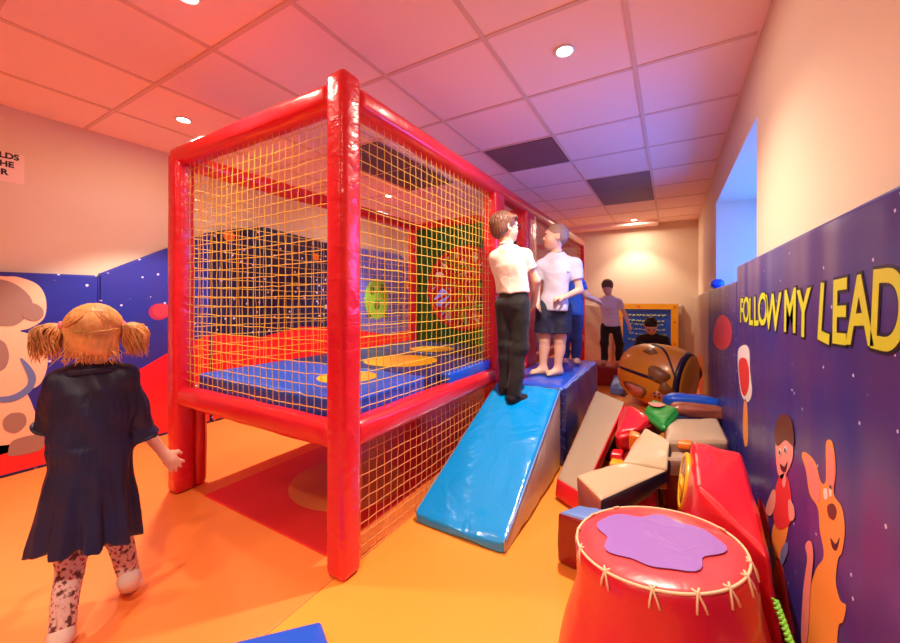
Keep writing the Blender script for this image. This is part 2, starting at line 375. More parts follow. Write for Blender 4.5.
# paper sign on left wall
t = thing('paper_sign', 'white paper notice with bold black capitals on the left wall', 'sign', (XL+.002, .5, 2.03))
box('sheet', (XL+.0005, .27, 1.93), (XL+.003, .735, 2.125), M['paper'], t)
def textmesh(s, size, font_off=0, extrude=.001, shear=0):
    c = bpy.data.curves.new('t', 'FONT'); c.body = s; c.size = size; c.offset = font_off; c.extrude = extrude; c.shear = shear
    c.align_x = 'CENTER'; c.resolution_u = 8
    o = bpy.data.objects.new('t', c); COL.objects.link(o); dg = bpy.context.evaluated_depsgraph_get(); dg.update()
    me = bpy.data.meshes.new_from_object(o.evaluated_get(dg)); V = np.array([v.co[:] for v in me.vertices]); F = [tuple(p.vertices) for p in me.polygons]
    bpy.data.objects.remove(o); bpy.data.curves.remove(c); bpy.data.meshes.remove(me); return V, F
V, F = [], []
for s, yc, z in (('OLDS', .645, 2.085), ('THE', .64, 2.03), ('R', .645, 1.975)):
    v, f = textmesh(s, .052, .0022, .0006); b0 = len(V)
    V += [(XL+.004+p[2], yc+p[0], z+p[1]) for p in v]; F += [tuple(i+b0 for i in q) for q in f]
fromdata('lettering', V, F, M['ink'], t, False)

# ------------------------------------------------------------------ left wall padding
PX = XL+.06
def pad_profile(name, prof, m, lab, seed=0, th=.06, bev=.012):
    """prof: (y,z) outline bottom-left, ..., on left wall"""
    t = thing(name, lab, 'wall padding', (PX-.03, prof[0][0], 0))
    bm = bmesh.new(); vs = [bm.verts.new((XL+.001, y, z)) for y, z in prof]; f = bm.faces.new(vs)
    r = bmesh.ops.extrude_face_region(bm, geom=[f]); bmesh.ops.translate(bm, verts=[g for g in r['geom'] if isinstance(g, bmesh.types.BMVert)], vec=(th-.001, 0, 0))
    bmesh.ops.bevel(bm, geom=[e for e in bm.edges], offset=bev, segments=3, affect='EDGES')
    frombm('pad_cover', bm, m, t); return t
p1 = pad_profile('wall_pad', [(-1.3, 0), (1.098, 0), (1.098, 1.335), (-1.3, 1.325)], M['space'], 'blue starry wall pad with a big cream spotted shape, left of the girl')
p2 = pad_profile('wall_pad', [(1.102, 0), (1.90, 0), (1.90, 1.79), (1.102, 1.345)], M['space'], 'blue starry wall pad with sloping top and red planet, beside left frame post')
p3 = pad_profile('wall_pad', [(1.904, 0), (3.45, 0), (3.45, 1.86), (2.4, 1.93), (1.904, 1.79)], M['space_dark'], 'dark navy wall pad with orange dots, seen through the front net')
p4 = pad_profile('wall_pad', [(3.455, 0), (5.35, 0), (5.35, 1.56), (4.75, 1.89), (3.455, 1.87)], M['space_lav'], 'light blue wall pad with a green alien face, seen through the side net')
p5 = pad_profile('wall_pad', [(5.355, 0), (6.9, 0), (6.9, 1.56), (5.355, 1.56)], M['space_lav'], 'plain blue wall pad at the far end of the left wall, behind the green board')
def hill(parent, prof, m=None, o=0):
    prism('printed_ground', [(PX+o*.0012, y, z) for y, z in prof], (.0012, 0, 0), m or M['red'], parent)
hill(p1, [(-1.28, .02), (1.09, .02), (1.09, .30), (.9, .22), (.775, .19), (.575, .22), (-.5, .3), (-1.28, .25)])
hill(p2, [(1.11, .02), (1.89, .02), (1.89, .83), (1.7, .76), (1.542, .69), (1.38, .60), (1.25, .55), (1.11, .36)])
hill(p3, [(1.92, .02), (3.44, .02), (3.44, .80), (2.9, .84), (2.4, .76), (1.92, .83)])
hill(p4, [(3.465, .02), (5.34, .02), (5.34, .70), (4.5, .62), (3.9, .72), (3.465, .78)])
hill(p5, [(5.365, .02), (6.89, .02), (6.89, .60), (5.365, .68)])
def blob(parent, name, pix, m, o): return decalX(name, pix, PX, m, parent, dx=.0012, order=o)
blob(p1, 'printed_creature', [(-60, 268), (0, 276), (18, 277), (38, 285), (46, 300), (44, 318), (30, 328), (20, 331), (34, 336), (46, 350), (47, 368), (40, 384), (28, 392), (32, 404), (38, 425), (30, 445), (10, 452), (-60, 460), (-90, 360)], M['cream_print'], 0)
blob(p1, 'printed_spot', [(-20, 282), (8, 281), (28, 294), (32, 308), (18, 324), (0, 326), (-20, 320)], M['grey_print'], 1)
blob(p1, 'printed_spot', [(22, 308), (32, 303), (42, 308), (43, 316), (36, 321), (24, 318)], M['grey_print'], 2)
blob(p1, 'printed_spot', [(-10, 340), (4, 342), (9, 356), (4, 369), (-10, 370)], M['grey_print'], 1)
blob(p1, 'printed_spot', [(3, 420), (12, 413), (24, 414), (26, 424), (16, 433), (5, 430)], M['grey_print'], 1)
blob(p1, 'printed_spot', [(8, 452), (14, 440), (40, 434), (44, 438), (40, 450), (12, 456)], M['grey_print'], 2)
blob(p1, 'printed_swoosh', [(20, 358), (30, 366), (36, 378), (30, 392), (10, 402), (-20, 400), (-20, 397), (8, 396), (24, 388), (28, 378)], M['p_blue'], 2)
prism('printed_planet', ellpts((PX, 1.49, 1.05), .075, .07, (0, 1, 0), (0, 0, 1)), (.0012, 0, 0), mat('planet_rim_print', '#a82850', .4), p2)
prism('printed_planet', ellpts((PX+.0012, 1.51, 1.06), .065, .06, (0, 1, 0), (0, 0, 1)), (.0012, 0, 0), M['planet'], p2)
for (x, y, r) in ((229, 236, .055), (316, 257, .045), (345, 252, .04)):
    c = onX(x, y, PX); prism('printed_dot', ellpts(c, r, r, (0, 1, 0), (0, 0, 1)), (.0012, 0, 0), M['orange'], p3)
prism('printed_face', ellpts(onX(377, 299, PX), .26, .30, (0, 1, 0), (0, 0, 1)), (.0012, 0, 0), M['alien'], p4)
for (x, y, a, b_) in ((372, 290, .05, .07), (382, 288, .05, .06), (377, 305, .06, .07), (369, 316, .04, .04), (386, 315, .04, .05)):
    c = onX(x, y, PX)+np.array([.0012, 0, 0]); prism('printed_crater', ellpts(c, a, b_, (0, 1, 0), (0, 0, 1)), (.0012, 0, 0), M['dkgreen'], p4)
prism('printed_star', ellpts(onX(409, 285, PX), .09, .09, (0, 1, 0), (0, 0, 1), 8), (.0012, 0, 0), M['yellow'], p4)

# ------------------------------------------------------------------ the netted play frame
FX0, FX1, FY0, FY1, FT = -2.615, -1.135, 1.085, 6.05, 2.09
fr = thing('climbing_structure', 'large red padded play frame with yellow netting and a raised blue deck', 'play frame', ((FX0+FX1)/2, FY0, 0))
def post(x0, y0, x1, y1, z0=0, z1=FT, m='red_post', nm='post', seed=0):
    return hexa(nm, cbox((x0, y0, z0), (x1, y1, z1)), M[m], fr, r=.028, puff=.002, n=26, wr=.0018, seed=seed)
P = .11
post(FX1-P, FY0, FX1, FY0+P, 0, 2.095, seed=1); post(FX0, FY0, FX0+P, FY0+P, 0, 2.03, seed=2)
post(FX1-.12, 2.62, FX1, 2.80, 0, 1.98, seed=3); post(FX1-.12, 3.34, FX1, 3.62, 0, 1.98, seed=4)
post(FX0, 3.48, FX0+P, 3.62, 0, 1.98, seed=5); post(FX0, FY1-P, FX0+P, FY1, 0, 1.98, seed=6); post(FX1-P, FY1-P, FX1, FY1, 0, 1.98, seed=7)
def rail(a, b, nm='rail', seed=0, m='red', r=.035):
    return hexa(nm, cbox(a, b), M[m], fr, r=r, puff=.004, n=26, wr=.0025, seed=seed)
T0, T1 = 1.965, 2.065
rail((FX0+.01, FY0+.004, T0), (FX1-P+.015, FY0+.118, T1), 'top_rail', 11); rail((FX1-.12, FY0+P-.015, T0), (FX1-.002, FY1-.02, T1), 'top_rail', 12)
rail((FX0+.002, FY0+P-.015, T0-.02), (FX0+.12, FY1-.02, T1-.03), 'top_rail', 13); rail((FX0+.02, FY1-.12, T0), (FX1-.02, FY1-.004, T1-.02), 'top_rail', 14)
rail((FX0+.02, 3.49, T0-.01), (FX1-.02, 3.60, T1-.03), 'top_rail', 15)
R0, R1 = .52, .63
rail((FX0+P-.02, FY0+.008, R0), (FX1-P+.02, FY0+.102, R1), 'deck_rail', 16); rail((FX1-.115, FY0+P-.02, R0), (FX1-.004, 2.66, R1), 'deck_rail', 17)
rail((FX0+.004, FY0+P-.02, R0), (FX0+.115, FY1-.03, R1), 'deck_rail', 18); rail((FX1-.115, 3.58, R0), (FX1-.004, FY1-.03, R1), 'deck_rail', 19)
rail((FX0+.02, FY1-.115, R0), (FX1-.02, FY1-.01, R1), 'deck_rail', 20); rail((FX1-.115, 2.78, R0-.03), (FX1-.004, 3.36, R1-.05), 'deck_rail', 21)
rail((FX0+.02, FY0+P, .0), (FX0+.105, FY0+P+.075, .5), 'leg_pad', 22)
# deck base and mats
box('deck_board', (FX0+.10, FY0+.09, .51), (FX1-.10, FY1-.1, .565), M['darkred'], fr)
DX0, DX1 = FX0+.05, FX1-.05
def deckmat(y0, y1, m, seed):
    return hexa('deck_mat', cbox((DX0+.06, y0, .567), (DX1-.07, y1, .70)), m, fr, r=.02, puff=.004, n=16, wr=.0015, seed=seed)
d1 = deckmat(FY0+.12, 1.85, M['blue'], 31); d2 = deckmat(1.86, 2.62, M['navy'], 32); d3 = deckmat(2.63, 3.46, M['navy'], 33); d4 = deckmat(3.64, FY1-.14, M['blue'], 34)
hexa('deck_step', cbox((DX1-.07, 2.0, .60), (DX1+.005, 2.62, .70)), M['blue'], fr, r=.02, puff=.003)
for (c, a, pr) in (((-1.62, 1.58), .17, d1), ((-1.72, 2.21), .27, d2), ((-1.88, 2.88), .2, d3)):
    prism('printed_spot', ellpts((c[0], c[1], .7035), a, a, (1, 0, 0), (0, 1, 0)), (0, 0, .0015), M['yellow'], pr)
# nets
def net(name, origin, U, Vv, wu, hv, pitch, m, r=.0022, sag=.006, seed=0, skew=0.):
    rnd = np.random.RandomState(seed); U = np.array(U, float); Vv = np.array(Vv, float); O = np.array(origin, float); Nn = np.cross(U, Vv)
    nu, nv = int(round(wu/pitch)), int(round(hv/pitch)); VV, FF = [], []
    G = np.zeros((nu+1, nv+1, 3))
    for i in range(nu+1):
        for j in range(nv+1):
            edge = min(i, nu-i, j, nv-j) > 0
            ju = rnd.normal(0, .0013)+.003*math.sin(j*.5+seed) if edge else 0; jv = rnd.normal(0, .0014)-.008*math.sin(PI*i/nu) if edge else 0
            bul = sag*math.sin(PI*i/nu)*math.sin(PI*j/nv)
            G[i, j] = O+U*(wu*i/nu+ju)+Vv*(hv*j/nv+jv+(skew*wu*i/nu))+Nn*(bul+rnd.normal(0, .001))
    for i in range(nu+1): tube_data([G[i, j] for j in range(nv+1)], r, 4, False, VV, FF)
    for j in range(nv+1): tube_data([G[i, j] for i in range(nu+1)], r, 4, False, VV, FF)
    # knots
    for i in range(1, nu):
        for j in range(1, nv):
            p = G[i, j]; k = len(VV); s = r*1.9
            VV.extend([p+d*s for d in (U, -U, Vv, -Vv, Nn, -Nn)])
            FF.extend([(k, k+2, k+4), (k+2, k+1, k+4), (k+1, k+3, k+4), (k+3, k, k+4), (k+2, k, k+5), (k+1, k+2, k+5), (k+3, k+1, k+5), (k, k+3, k+5)])
    return fromdata(name, VV, FF, m, fr)
net('netting', (FX0+P-.01, FY0+.06, R1-.01), (1, 0, 0), (0, 0, 1), FX1-FX0-2*P+.02, T0-R1+.02, .05, M['rope'], seed=1)
net('netting', (FX1-.05, FY0+P-.01, R1-.01), (0, 1, 0), (0, 0, 1), 2.62-FY0-P+.02, T0-R1+.02, .052, M['rope'], seed=2)
net('netting', (FX1-.05, FY0+P-.01, .005), (0, 1, 0), (0, 0, 1), 2.62-FY0-P+.02, R0-.0, .052, M['rope2'], seed=3)
net('netting', (FX1-.05, 3.61, R1-.01), (0, 1, 0), (0, 0, 1), FY1-P-3.60, T0-R1+.02, .06, M['rope2'], seed=4, r=.004)
net('netting', (FX0+.06, FY0+P-.01, R1-.01), (0, 1, 0), (0, 0, 1), 3.48-FY0-P+.02, T0-R1, .06, M['rope'], seed=5, r=.0022)
net('netting', (FX0+P, FY1-.06, R1-.01), (1, 0, 0), (0, 0, 1), FX1-FX0-2*P, T0-R1+.02, .06, M['rope2'], seed=6, r=.004)
# green board with a round rope hole
RC, RR = np.array([-1.9, 3.55, 1.275]), .43
def board():
    n = 48; a, b_, c, d = FX0+P, FX1-.12, .66, T0; V, F = [], []
    for y in (3.535, 3.565):
        for k in range(n):
            an = 2*PI*k/n; V.append((RC[0]+RR*math.cos(an), y, RC[2]+RR*math.sin(an)))
        for k in range(n):
            an = 2*PI*k/n; ca, sa = math.cos(an), math.sin(an)
            tx = ((b_-RC[0])/ca if ca > 0 else (a-RC[0])/ca) if abs(ca) > 1e-6 else 1e9
            tz = ((d-RC[2])/sa if sa > 0 else (c-RC[2])/sa) if abs(sa) > 1e-6 else 1e9
            t = min(tx, tz); vx, vz = RC[0]+t*ca, RC[2]+t*sa
            for qx in (a, b_):
                for qz in (c, d):
                    if abs(math.atan2(qz-RC[2], qx-RC[0])-math.atan2(sa, ca)) <= PI/n+1e-6: vx, vz = qx, qz
            V.append((vx, y, vz))
    for k in range(n):
        k2 = (k+1) % n
        F += [(k, k2, n+k2, n+k), (2*n+k, 3*n+k, 3*n+k2, 2*n+k2), (k, 2*n+k, 2*n+k2, k2), (n+k, n+k2, 3*n+k2, 3*n+k)]
    # square corners
    return V, F
V, F = board(); gb = fromdata('green_board', V, F, M['green_wall'], fr, False)
tube('rope_ring', ellpts(RC+np.array([0, -.02, 0]), RR+.0, RR+.0, (1, 0, 0), (0, 0, 1), 48), .030, M['red'], gb, closed=True)
V, F = [], []; V2, F2 = [], []; V3, F3 = [], []
rnd = np.random.RandomState(5)
for k in range(38):
    a1 = rnd.rand()*2*PI; a2 = a1+PI*rnd.uniform(.55, 1.1); yy = 3.55-rnd.rand()*.05
    p1_, p2_ = RC+RR*np.array([math.cos(a1), 0, math.sin(a1)]), RC+RR*np.array([math.cos(a2), 0, math.sin(a2)])
    mid = (p1_+p2_)/2+np.array([0, rnd.uniform(-.03, .06), rnd.uniform(-.05, .02)])
    pts = [p1_*(1-t)**2+2*mid*t*(1-t)+p2_*t*t for t in np.linspace(0, 1, 9)]
    q = k % 5
    tube_data(pts, .017 if q < 3 else .015, 6, False, *((V, F) if q < 3 else (V2, F2) if q == 3 else (V3, F3)))
fromdata('rope_web', V, F, M['red'], gb); fromdata('rope_web', V2, F2, M['p_white'], gb); fromdata('rope_web', V3, F3, M['alien'], gb)
# dark block added in the far bay so the round opening reads dark
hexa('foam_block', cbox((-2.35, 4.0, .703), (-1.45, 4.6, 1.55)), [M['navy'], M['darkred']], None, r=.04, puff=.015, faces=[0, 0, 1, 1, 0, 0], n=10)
tag(bpy.data.objects['foam_block'], 'added dark navy block on the far deck, darkening the round rope hole', 'soft play block')

# ------------------------------------------------------------------ the blue slide and platform
sl = thing('foam_slide', 'bright blue vinyl wedge slide with grey side running down to the floor', 'slide', (-.88, 1.54, 0))
SX0, SX1 = -1.12, -.648
C8 = [(SX0-.03, 1.595, .0), (SX0-.03, 1.595, .05), (SX0, 2.585, .0), (SX0, 2.585, .55), (SX1, 1.59, .0), (SX1, 1.59, .05), (SX1, 2.585, .0), (SX1, 2.585, .55)]
hexa('slide_body', C8, [M['blue_slide'], M['silver']], sl, r=.022, puff=.014, n=26, wr=.004, faces=[1, 1, 0, 0, 1, 0], seed=3)
tube('piping', [(SX1+.002, 1.595, .055)]+[(SX1+.003, 1.60+t*.98, .062+t*.49) for t in np.linspace(0, 1, 14)], .006, M['lavblue'], sl)
pf = thing('foam_platform', 'blue vinyl platform block at the top of the slide, where the boys stand', 'platform', (-.85, 3.3, 0))
C8 = cbox((SX0, 2.628, 0), (SX1+.02, 3.95, .545))
hexa('platform_body', C8, [M['blue'], M['navy']], pf, r=.03, puff=.012, n=22, wr=.005, faces=[1, 1, 1, 1, 1, 0], seed=8)
tube('piping', [(SX1+.012+.004*math.sin(t*30), 2.66+t*1.25, .535) for t in np.linspace(0, 1, 22)], .007, M['lavblue'], pf)
for q in range(7):
    c = np.array([SX1+.012, 2.612, .50-q*.06]); tube('lacing', [c+np.array([-.02, .0, .01]), c+np.array([0.008, -.004, 0]), c+np.array([.022, .004, -.012])], .004, M['navy'], pf, seg=6)
# corner of a mat in the foreground
a_, b_, = onZ(321, 620, .06), onZ(226, 643, .06)
u = (b_-a_)/np.linalg.norm(b_-a_); v = np.array([.75, -.66, 0]); v /= np.linalg.norm(v)
v = onZ(327, 643, .05)-a_; v[2] = 0; v /= np.linalg.norm(v); u[2] = 0
A = np.array([a_[0], a_[1], 0])
C8 = [A, A+[0, 0, .06], A+u*.9, A+u*.9+[0, 0, .06], A+v*.5, A+v*.5+[0, 0, .06], A+u*.9+v*.5, A+u*.9+v*.5+[0, 0, .06]]
tag(hexa('crash_mat', C8, M['blue'], None, r=.012, puff=.004, n=12), 'corner of a thin blue mat on the floor at the bottom edge', 'mat')

# ------------------------------------------------------------------ right wall padding
RX = .31
def rpad(y0, y1, z1, m, lab, z2=None, slope=0):
    t = thing('wall_pad', lab, 'wall padding', (.34, y0, 0)); z2 = z2 or z1
    C8 = [(RX, y0, 0), (RX, y0, z1), (RX, y1, 0), (RX, y1, z2), (XR-.002, y0, 0), (XR-.002, y0, z1), (XR-.002, y1, 0), (XR-.002, y1, z2)]
    hexa('pad_cover', C8, m, t, r=.012, puff=.0, n=50, wr=.0, seed=4); return t
r1 = rpad(-1.6, 2.56, 1.335, M['space_near'], 'violet starry wall pad with FOLLOW MY LEADER lettering on right wall')
M['space_far'] = star_mat('space_print_sheen', '#24287c', '#3a3088', rough=.34, star=15, bump=.45, bst=(1, 1., .5))
r2 = rpad(2.567, 4.40, 1.255, M['space_far'], 'glossy dark blue starry wall pad with red planet, under the window recess', 1.24)
r3 = rpad(4.407, 7.03, 1.235, M['tan2'], 'greyish wall pad at the far end of the right wall, near the back wall', 1.2)
def rdec(name, pix, m, par=None, o=0, sm=True): return decalX(name, pix, RX-.0008, m, par or r1, dx=-.0005, order=o, sm=sm)
# lettering
def letters(m, off, lift, nm):
    V, F = [], []; rr = random.Random(3)
    wid = {'M': 1.3, 'W': 1.3, 'Y': 1.0, 'F': .85, 'L': .82, 'E': .85}
    for word, y0, y1, s0 in (('FOLLOW', 2.46, 1.635, .172), ('MY', 1.575, 1.31, .178), ('LEADER', 1.25, .655, .186)):
        tot = sum(wid.get(c, 1.) for c in word); y = y0
        for ch in word:
            ww = wid.get(ch, 1.)/tot*(y0-y1); dz = rr.uniform(-.007, .007); ro = rr.uniform(-.09, .09); sz = s0*rr.uniform(.96, 1.05)
            v, f = textmesh(ch, sz, off, .001, .1); b0 = len(V); c, s = math.cos(ro), math.sin(ro); k = ww/(sz*.62*wid.get(ch, 1.))
            for p in v:
                yy, zz = p[0]*min(k, 1.25), p[1]-sz*.36; yy, zz = yy*c-zz*s, yy*s+zz*c
                V.append((RX-lift-(.0006 if p[2] > 0 else 0), y-ww/2-yy, 1.103+.020*(2.46-y)+dz+zz))
            F += [tuple(i+b0 for i in q) for q in f]; y -= ww
    return fromdata(nm, V, F, m, r1, False)
letters(M['letterk'], .0095, .0005, 'letter_outline')
letters(M['lettery'], .0035, .0016, 'lettering')
# printed ball-rocket
rdec('printed_rocket', [(738, 352), (744, 345), (749, 350), (750, 372), (752, 392), (748, 402), (742, 396), (739, 378)], M['p_white'], o=0)
rdec('printed_rocket', [(739, 362), (745, 358), (749, 368), (749, 386), (745, 396), (741, 388)], M['p_red'], o=1)
rdec('printed_streak', [(744, 402), (747, 404), (748, 440), (745, 446), (743, 430)], M['p_orange'], o=0)
# printed boy
rdec('printed_boy', [(777, 422), (783, 414), (791, 418), (794, 432), (794, 446), (786, 440), (778, 446), (775, 436)], M['p_brown'], o=2)
rdec('printed_boy', [(777, 436), (784, 432), (792, 438), (793, 458), (786, 475), (782, 479), (778, 472), (776, 452)], M['p_skin'], o=1)
rdec('printed_boy', [(779, 478), (787, 476), (792, 500), (790, 524), (777, 528), (773, 505)], M['p_red'], o=1)
rdec('printed_boy', [(771, 494), (775, 490), (776, 504), (771, 516), (766, 510)], M['p_skin'], o=2)
rdec('printed_boy', [(789, 500), (794, 506), (795, 518), (790, 520)], M['p_skin'], o=2)
rdec('printed_boy', [(774, 524), (788, 520), (786, 540), (780, 560), (772, 552)], M['p_orange'], o=0)
rdec('printed_boy', [(768, 548), (773, 545), (775, 560), (772, 572), (768, 562)], M['p_blue'], o=1)
rdec('printed_boy', [(781, 552), (787, 542), (788, 552), (782, 566)], M['p_blue'], o=1)
rdec('printed_flame', [(770, 566), (780, 560), (788, 600), (800, 690), (780, 690), (774, 620)], M['p_red'], o=0)
rdec('printed_flame', [(758, 500), (766, 512), (770, 540), (768, 566), (762, 550)], M['p_red'], o=0)
for px_, py_ in ((780.5, 452), (786, 450)): rdec('printed_boy', [(px_-1.6, py_), (px_, py_-4), (px_+1.6, py_), (px_, py_+4)], M['p_white'], o=3); rdec('printed_boy', [(px_-.8, py_+.5), (px_, py_-2), (px_+.9, py_+.5), (px_, py_+3)], M['p_dark'], o=4)
rdec('printed_boy', [(781, 464), (785, 467), (788, 462), (786, 472), (782, 470)], M['p_dark'], o=3)
rdec('printed_boy', [(783, 482), (786, 474), (787, 482), (785, 488)], M['p_skin'], o=3)
# printed dog-like animal
rdec('printed_animal', [(806, 470), (802, 456), (805, 452), (815, 462), (821, 482), (826, 480), (826, 448), (828, 440), (833, 444), (836, 470), (834, 494), (842, 508), (845, 530), (842, 552), (838, 560), (836, 582), (840, 600), (846, 606), (843, 622), (838, 630), (832, 690), (804, 690), (806, 640), (808, 600), (816, 570), (824, 556), (820, 530), (818, 508), (810, 494)], M['p_orange'], o=0)
rdec('printed_ear', [(806, 456), (815, 466), (820, 484), (819, 502), (811, 490)], M['p_pink'], o=1)
rdec('printed_ear', [(829, 446), (834, 456), (835, 478), (832, 490), (828, 478)], M['p_pink'], o=1)
rdec('printed_nose', [(828, 506), (834, 504), (837, 512), (834, 520), (829, 516)], M['p_brown'], o=1)
rdec('printed_mouth', [(831, 538), (836, 544), (840, 538), (837, 550), (833, 548)], M['p_dark'], o=1)
rdec('printed_eye', [(824, 490), (827, 489), (828, 498), (825, 499)], M['p_white'], o=1)
rdec('printed_eye', [(830, 486), (832, 487), (832, 496), (830, 495)], M['p_white'], o=1)
rdec('printed_tail', [(806, 546), (811, 541), (814, 556), (811, 590), (808, 640), (802, 640), (804, 590), (808, 560)], M['p_pink'], o=2)
rdec('printed_planet', [(716, 322), (722, 315), (729, 320), (732, 334), (728, 347), (719, 349), (713, 340)], M['planet'], r2)
rdec('printed_flame', [(684, 356), (688, 350), (693, 362), (700, 352), (703, 370), (696, 385), (686, 386)], M['orange'], r3)
rdec('printed_flame', [(692, 372), (699, 366), (703, 380), (700, 400), (690, 404)], M['planet'], r3)
hexa('foam_roll', cbox((.315, 4.12, 1.262), (.41, 4.36, 1.335)), M['blue'], None, r=.03, puff=.006, n=8)
tag(bpy.data.objects['foam_roll'], 'small bright blue roll on the wall pads at the window recess', 'roll')

# ------------------------------------------------------------------ back wall padding and play panel
for k, (a, b_) in enumerate(((-3.6, -2.3), (-2.295, -1.405), (-1.4, -.86), (-.855, .17))):
    lab = ['beige wrinkled pad on the back wall, farthest left behind the frame', 'beige wrinkled pad on the back wall behind the frame end post', 'beige wrinkled pad on the back wall beside the boy in white', 'beige pad on the back wall, behind the yellow-framed panel'][k]
    o = hexa('wall_pad', cbox((a, 7.03, 0), (b_, 7.09, 1.07)), M['tan2'], None, r=.025, puff=.01, n=30, wr=.009, seed=20+k); tag(o, lab, 'wall padding')
pp = thing('activity_board', 'blue panel with yellow writing in an orange-yellow frame on back wall', 'panel', (-.31, 6.97, .3))
bm = bmesh.new()
for a, b_ in (((-.80, 6.93, 1.0), (.10, 6.985, 1.09)), ((-.80, 6.93, .12), (.10, 6.985, .22)), ((-.80, 6.93, .22), (-.70, 6.985, 1.0)), ((.0, 6.93, .22), (.10, 6.985, 1.0))): bbox(bm, a, b_)
frombm('panel_frame', bm, M['yellow'], pp)
box('panel_face', (-.70, 6.945, .22), (.0, 6.985, 1.0), M['blue'], pp)
rr = random.Random(9)
for row, z in enumerate((.90, .82, .76, .68, .60, .5)):
    V, F = [], []; x = -.64+rr.uniform(0, .04)
    while x < -.08:
        L_ = rr.uniform(.03, .08)
        tube_data([(x+L_*t, 6.942, z+.012*math.sin(t*9+x*40)+(.02*math.sin(x*5) if row else 0)) for t in np.linspace(0, 1, 6)], .006 if row < 2 else .004, 4, False, V, F); x += L_+.02
    fromdata('yellow_scrawl', V, F, M['lettery'], pp)
for (x, z) in ((-.46, 1.04), (.05, 1.04), (.05, .8), (-.75, .5), (.05, .45), (-.75, .85)):
    prism('fixing_cap', ellpts((x, 6.928, z), .022, .022, (1, 0, 0), (0, 0, 1), 12), (0, .003, 0), M['orange'], pp)

# ------------------------------------------------------------------ soft play pile
def block(name, C8, mats, lab, cat='soft play block', **k):
    o = hexa(name, C8, mats, None, **k); return tag(o, lab, cat)
def P3(x, y, z): return onZ(x, y, z)
# beige plank leaning beside the platform
fl, frr = P3(596, 390, .42), P3(625, 402, .42); nl, nr = P3(557, 478, .12), P3(583, 494, .12)
dn = np.array([-.01, -.015, -.105])
C8 = [nl+dn, nl, fl+dn, fl, nr+dn, nr, frr+dn, frr]
block('foam_plank', C8, [M['tan'], M['red'], M['navy']], 'long beige-topped foam plank with red sides leaning beside the blue platform', r=.014, puff=.006, n=22, faces=[1, 1, 1, 2, 1, 0], seed=2, wr=.001)
block('foam_block', cbox((-.57, 2.88, 0), (-.34, 3.2, .22)), [M['navy']], 'navy foam block under the raised far end of the beige plank', r=.03, puff=.01, n=8)
# bent beige block: two joined slabs
vb = thing('foam_bridge', 'bent beige foam bridge with glossy cream top lying across the middle of pile', 'soft play block', (-.2, 1.9, .1))
Az, Bz, Cz, Fz = P3(576, 475, .31), P3(601, 500, .29), P3(668, 470, .32), P3(622, 462, .33)
Dz, Ez = P3(670, 441, .42), P3(645, 427, .43)
M['cream'] = mat('cream_vinyl', '#cdb590', .3, .4, .4, 6, bdist=.02)
hexa('bridge_slab', [Az-[0, 0, .13]+[.02, -.05, 0], Az, Fz-[0, 0, .13], Fz, Bz-[0, 0, .12]+[.0, -.04, 0], Bz, Cz-[0, 0, .06], Cz], [M['cream'], M['brownside'], M['p_dark']], vb, r=.014, puff=.008, n=18, faces=[1, 2, 1, 1, 1, 0], wr=.002, seed=5)
hexa('bridge_slab', [Fz-[0, 0, .13], Fz, Ez-[0, 0, .13], Ez, Cz-[0, 0, .10], Cz, Dz-[0, 0, .12], Dz], [M['cream'], M['brownside'], M['p_dark']], vb, r=.014, puff=.01, n=14, faces=[0, 2, 1, 1, 1, 0], wr=.004, seed=6)
block('foam_block', cbox((-.36, 1.98, 0), (-.06, 2.30, .17)), [M['brownside'], M['red']], 'brown-red foam block under the bent beige bridge', r=.02, puff=.008, n=8, faces=[0, 0, 1, 1, 0, 1])
# beige block by the wall
q = [P3(667, 419, .42), P3(718, 418, .42), P3(729, 441, .42), P3(664, 441, .42)]
dz = np.array([0, 0, -.14])
block('foam_block', [q[3]+dz, q[3], q[0]+dz, q[0], q[2]+dz, q[2], q[1]+dz, q[1]], [M['tan'], M['brownside']], 'square beige foam block against the right wall pads, behind the red cube', r=.02, puff=.008, n=14, faces=[1, 1, 0, 1, 1, 0], wr=.003)
block('foam_block', cbox((-.04, 2.34, 0), (.29, 2.85, .265)), [M['darkred'], M['tan']], 'dark red foam block beneath the square beige block by the right wall', r=.03, puff=.01, n=10, faces=[0, 0, 0, 0, 0, 1])
q = [P3(664, 444, .36), P3(690, 445, .36), P3(692, 459, .36), P3(661, 458, .36)]; dz = np.array([0, 0, -.09])
block('foam_block', [q[3]+dz, q[3], q[0]+dz, q[0], q[2]+dz, q[2], q[1]+dz, q[1]], [M['tan'], M['brownside']], 'small beige foam piece wedged between the bent bridge and red cube', r=.015, puff=.006, n=8, faces=[1, 0, 0, 1, 1, 0])
# small yellow and orange bits
def bit(c, s, m, lab, seed):
    rnd = np.random.RandomState(seed); c = np.array(c); s = np.array(s)
    C8 = [c+s*(np.array([i, j, k])*2-1)*(1+rnd.uniform(-.25, .1, 3)) for i in (0, 1) for j in (0, 1) for k in (0, 1)]
    return block('foam_piece', C8, m, lab, 'foam piece', r=.008, puff=.003, n=6, seed=seed)
bit(P3(684, 444, .40), (.035, .04, .02), M['orange'], 'small orange foam piece lying on the beige block behind the red cube', 1)
bit(P3(635, 441, .36), (.03, .04, .05), M['orange'], 'small orange foam piece between the red bag and the bent beige bridge', 2)
bit(P3(617, 466, .20), (.035, .05, .03), M['yellow'], 'small yellow foam piece in the gap between plank and bent bridge', 3)
bit(P3(617, 456, .22), (.03, .04, .03), M['red'], 'small red foam piece in the gap above the yellow piece', 4)
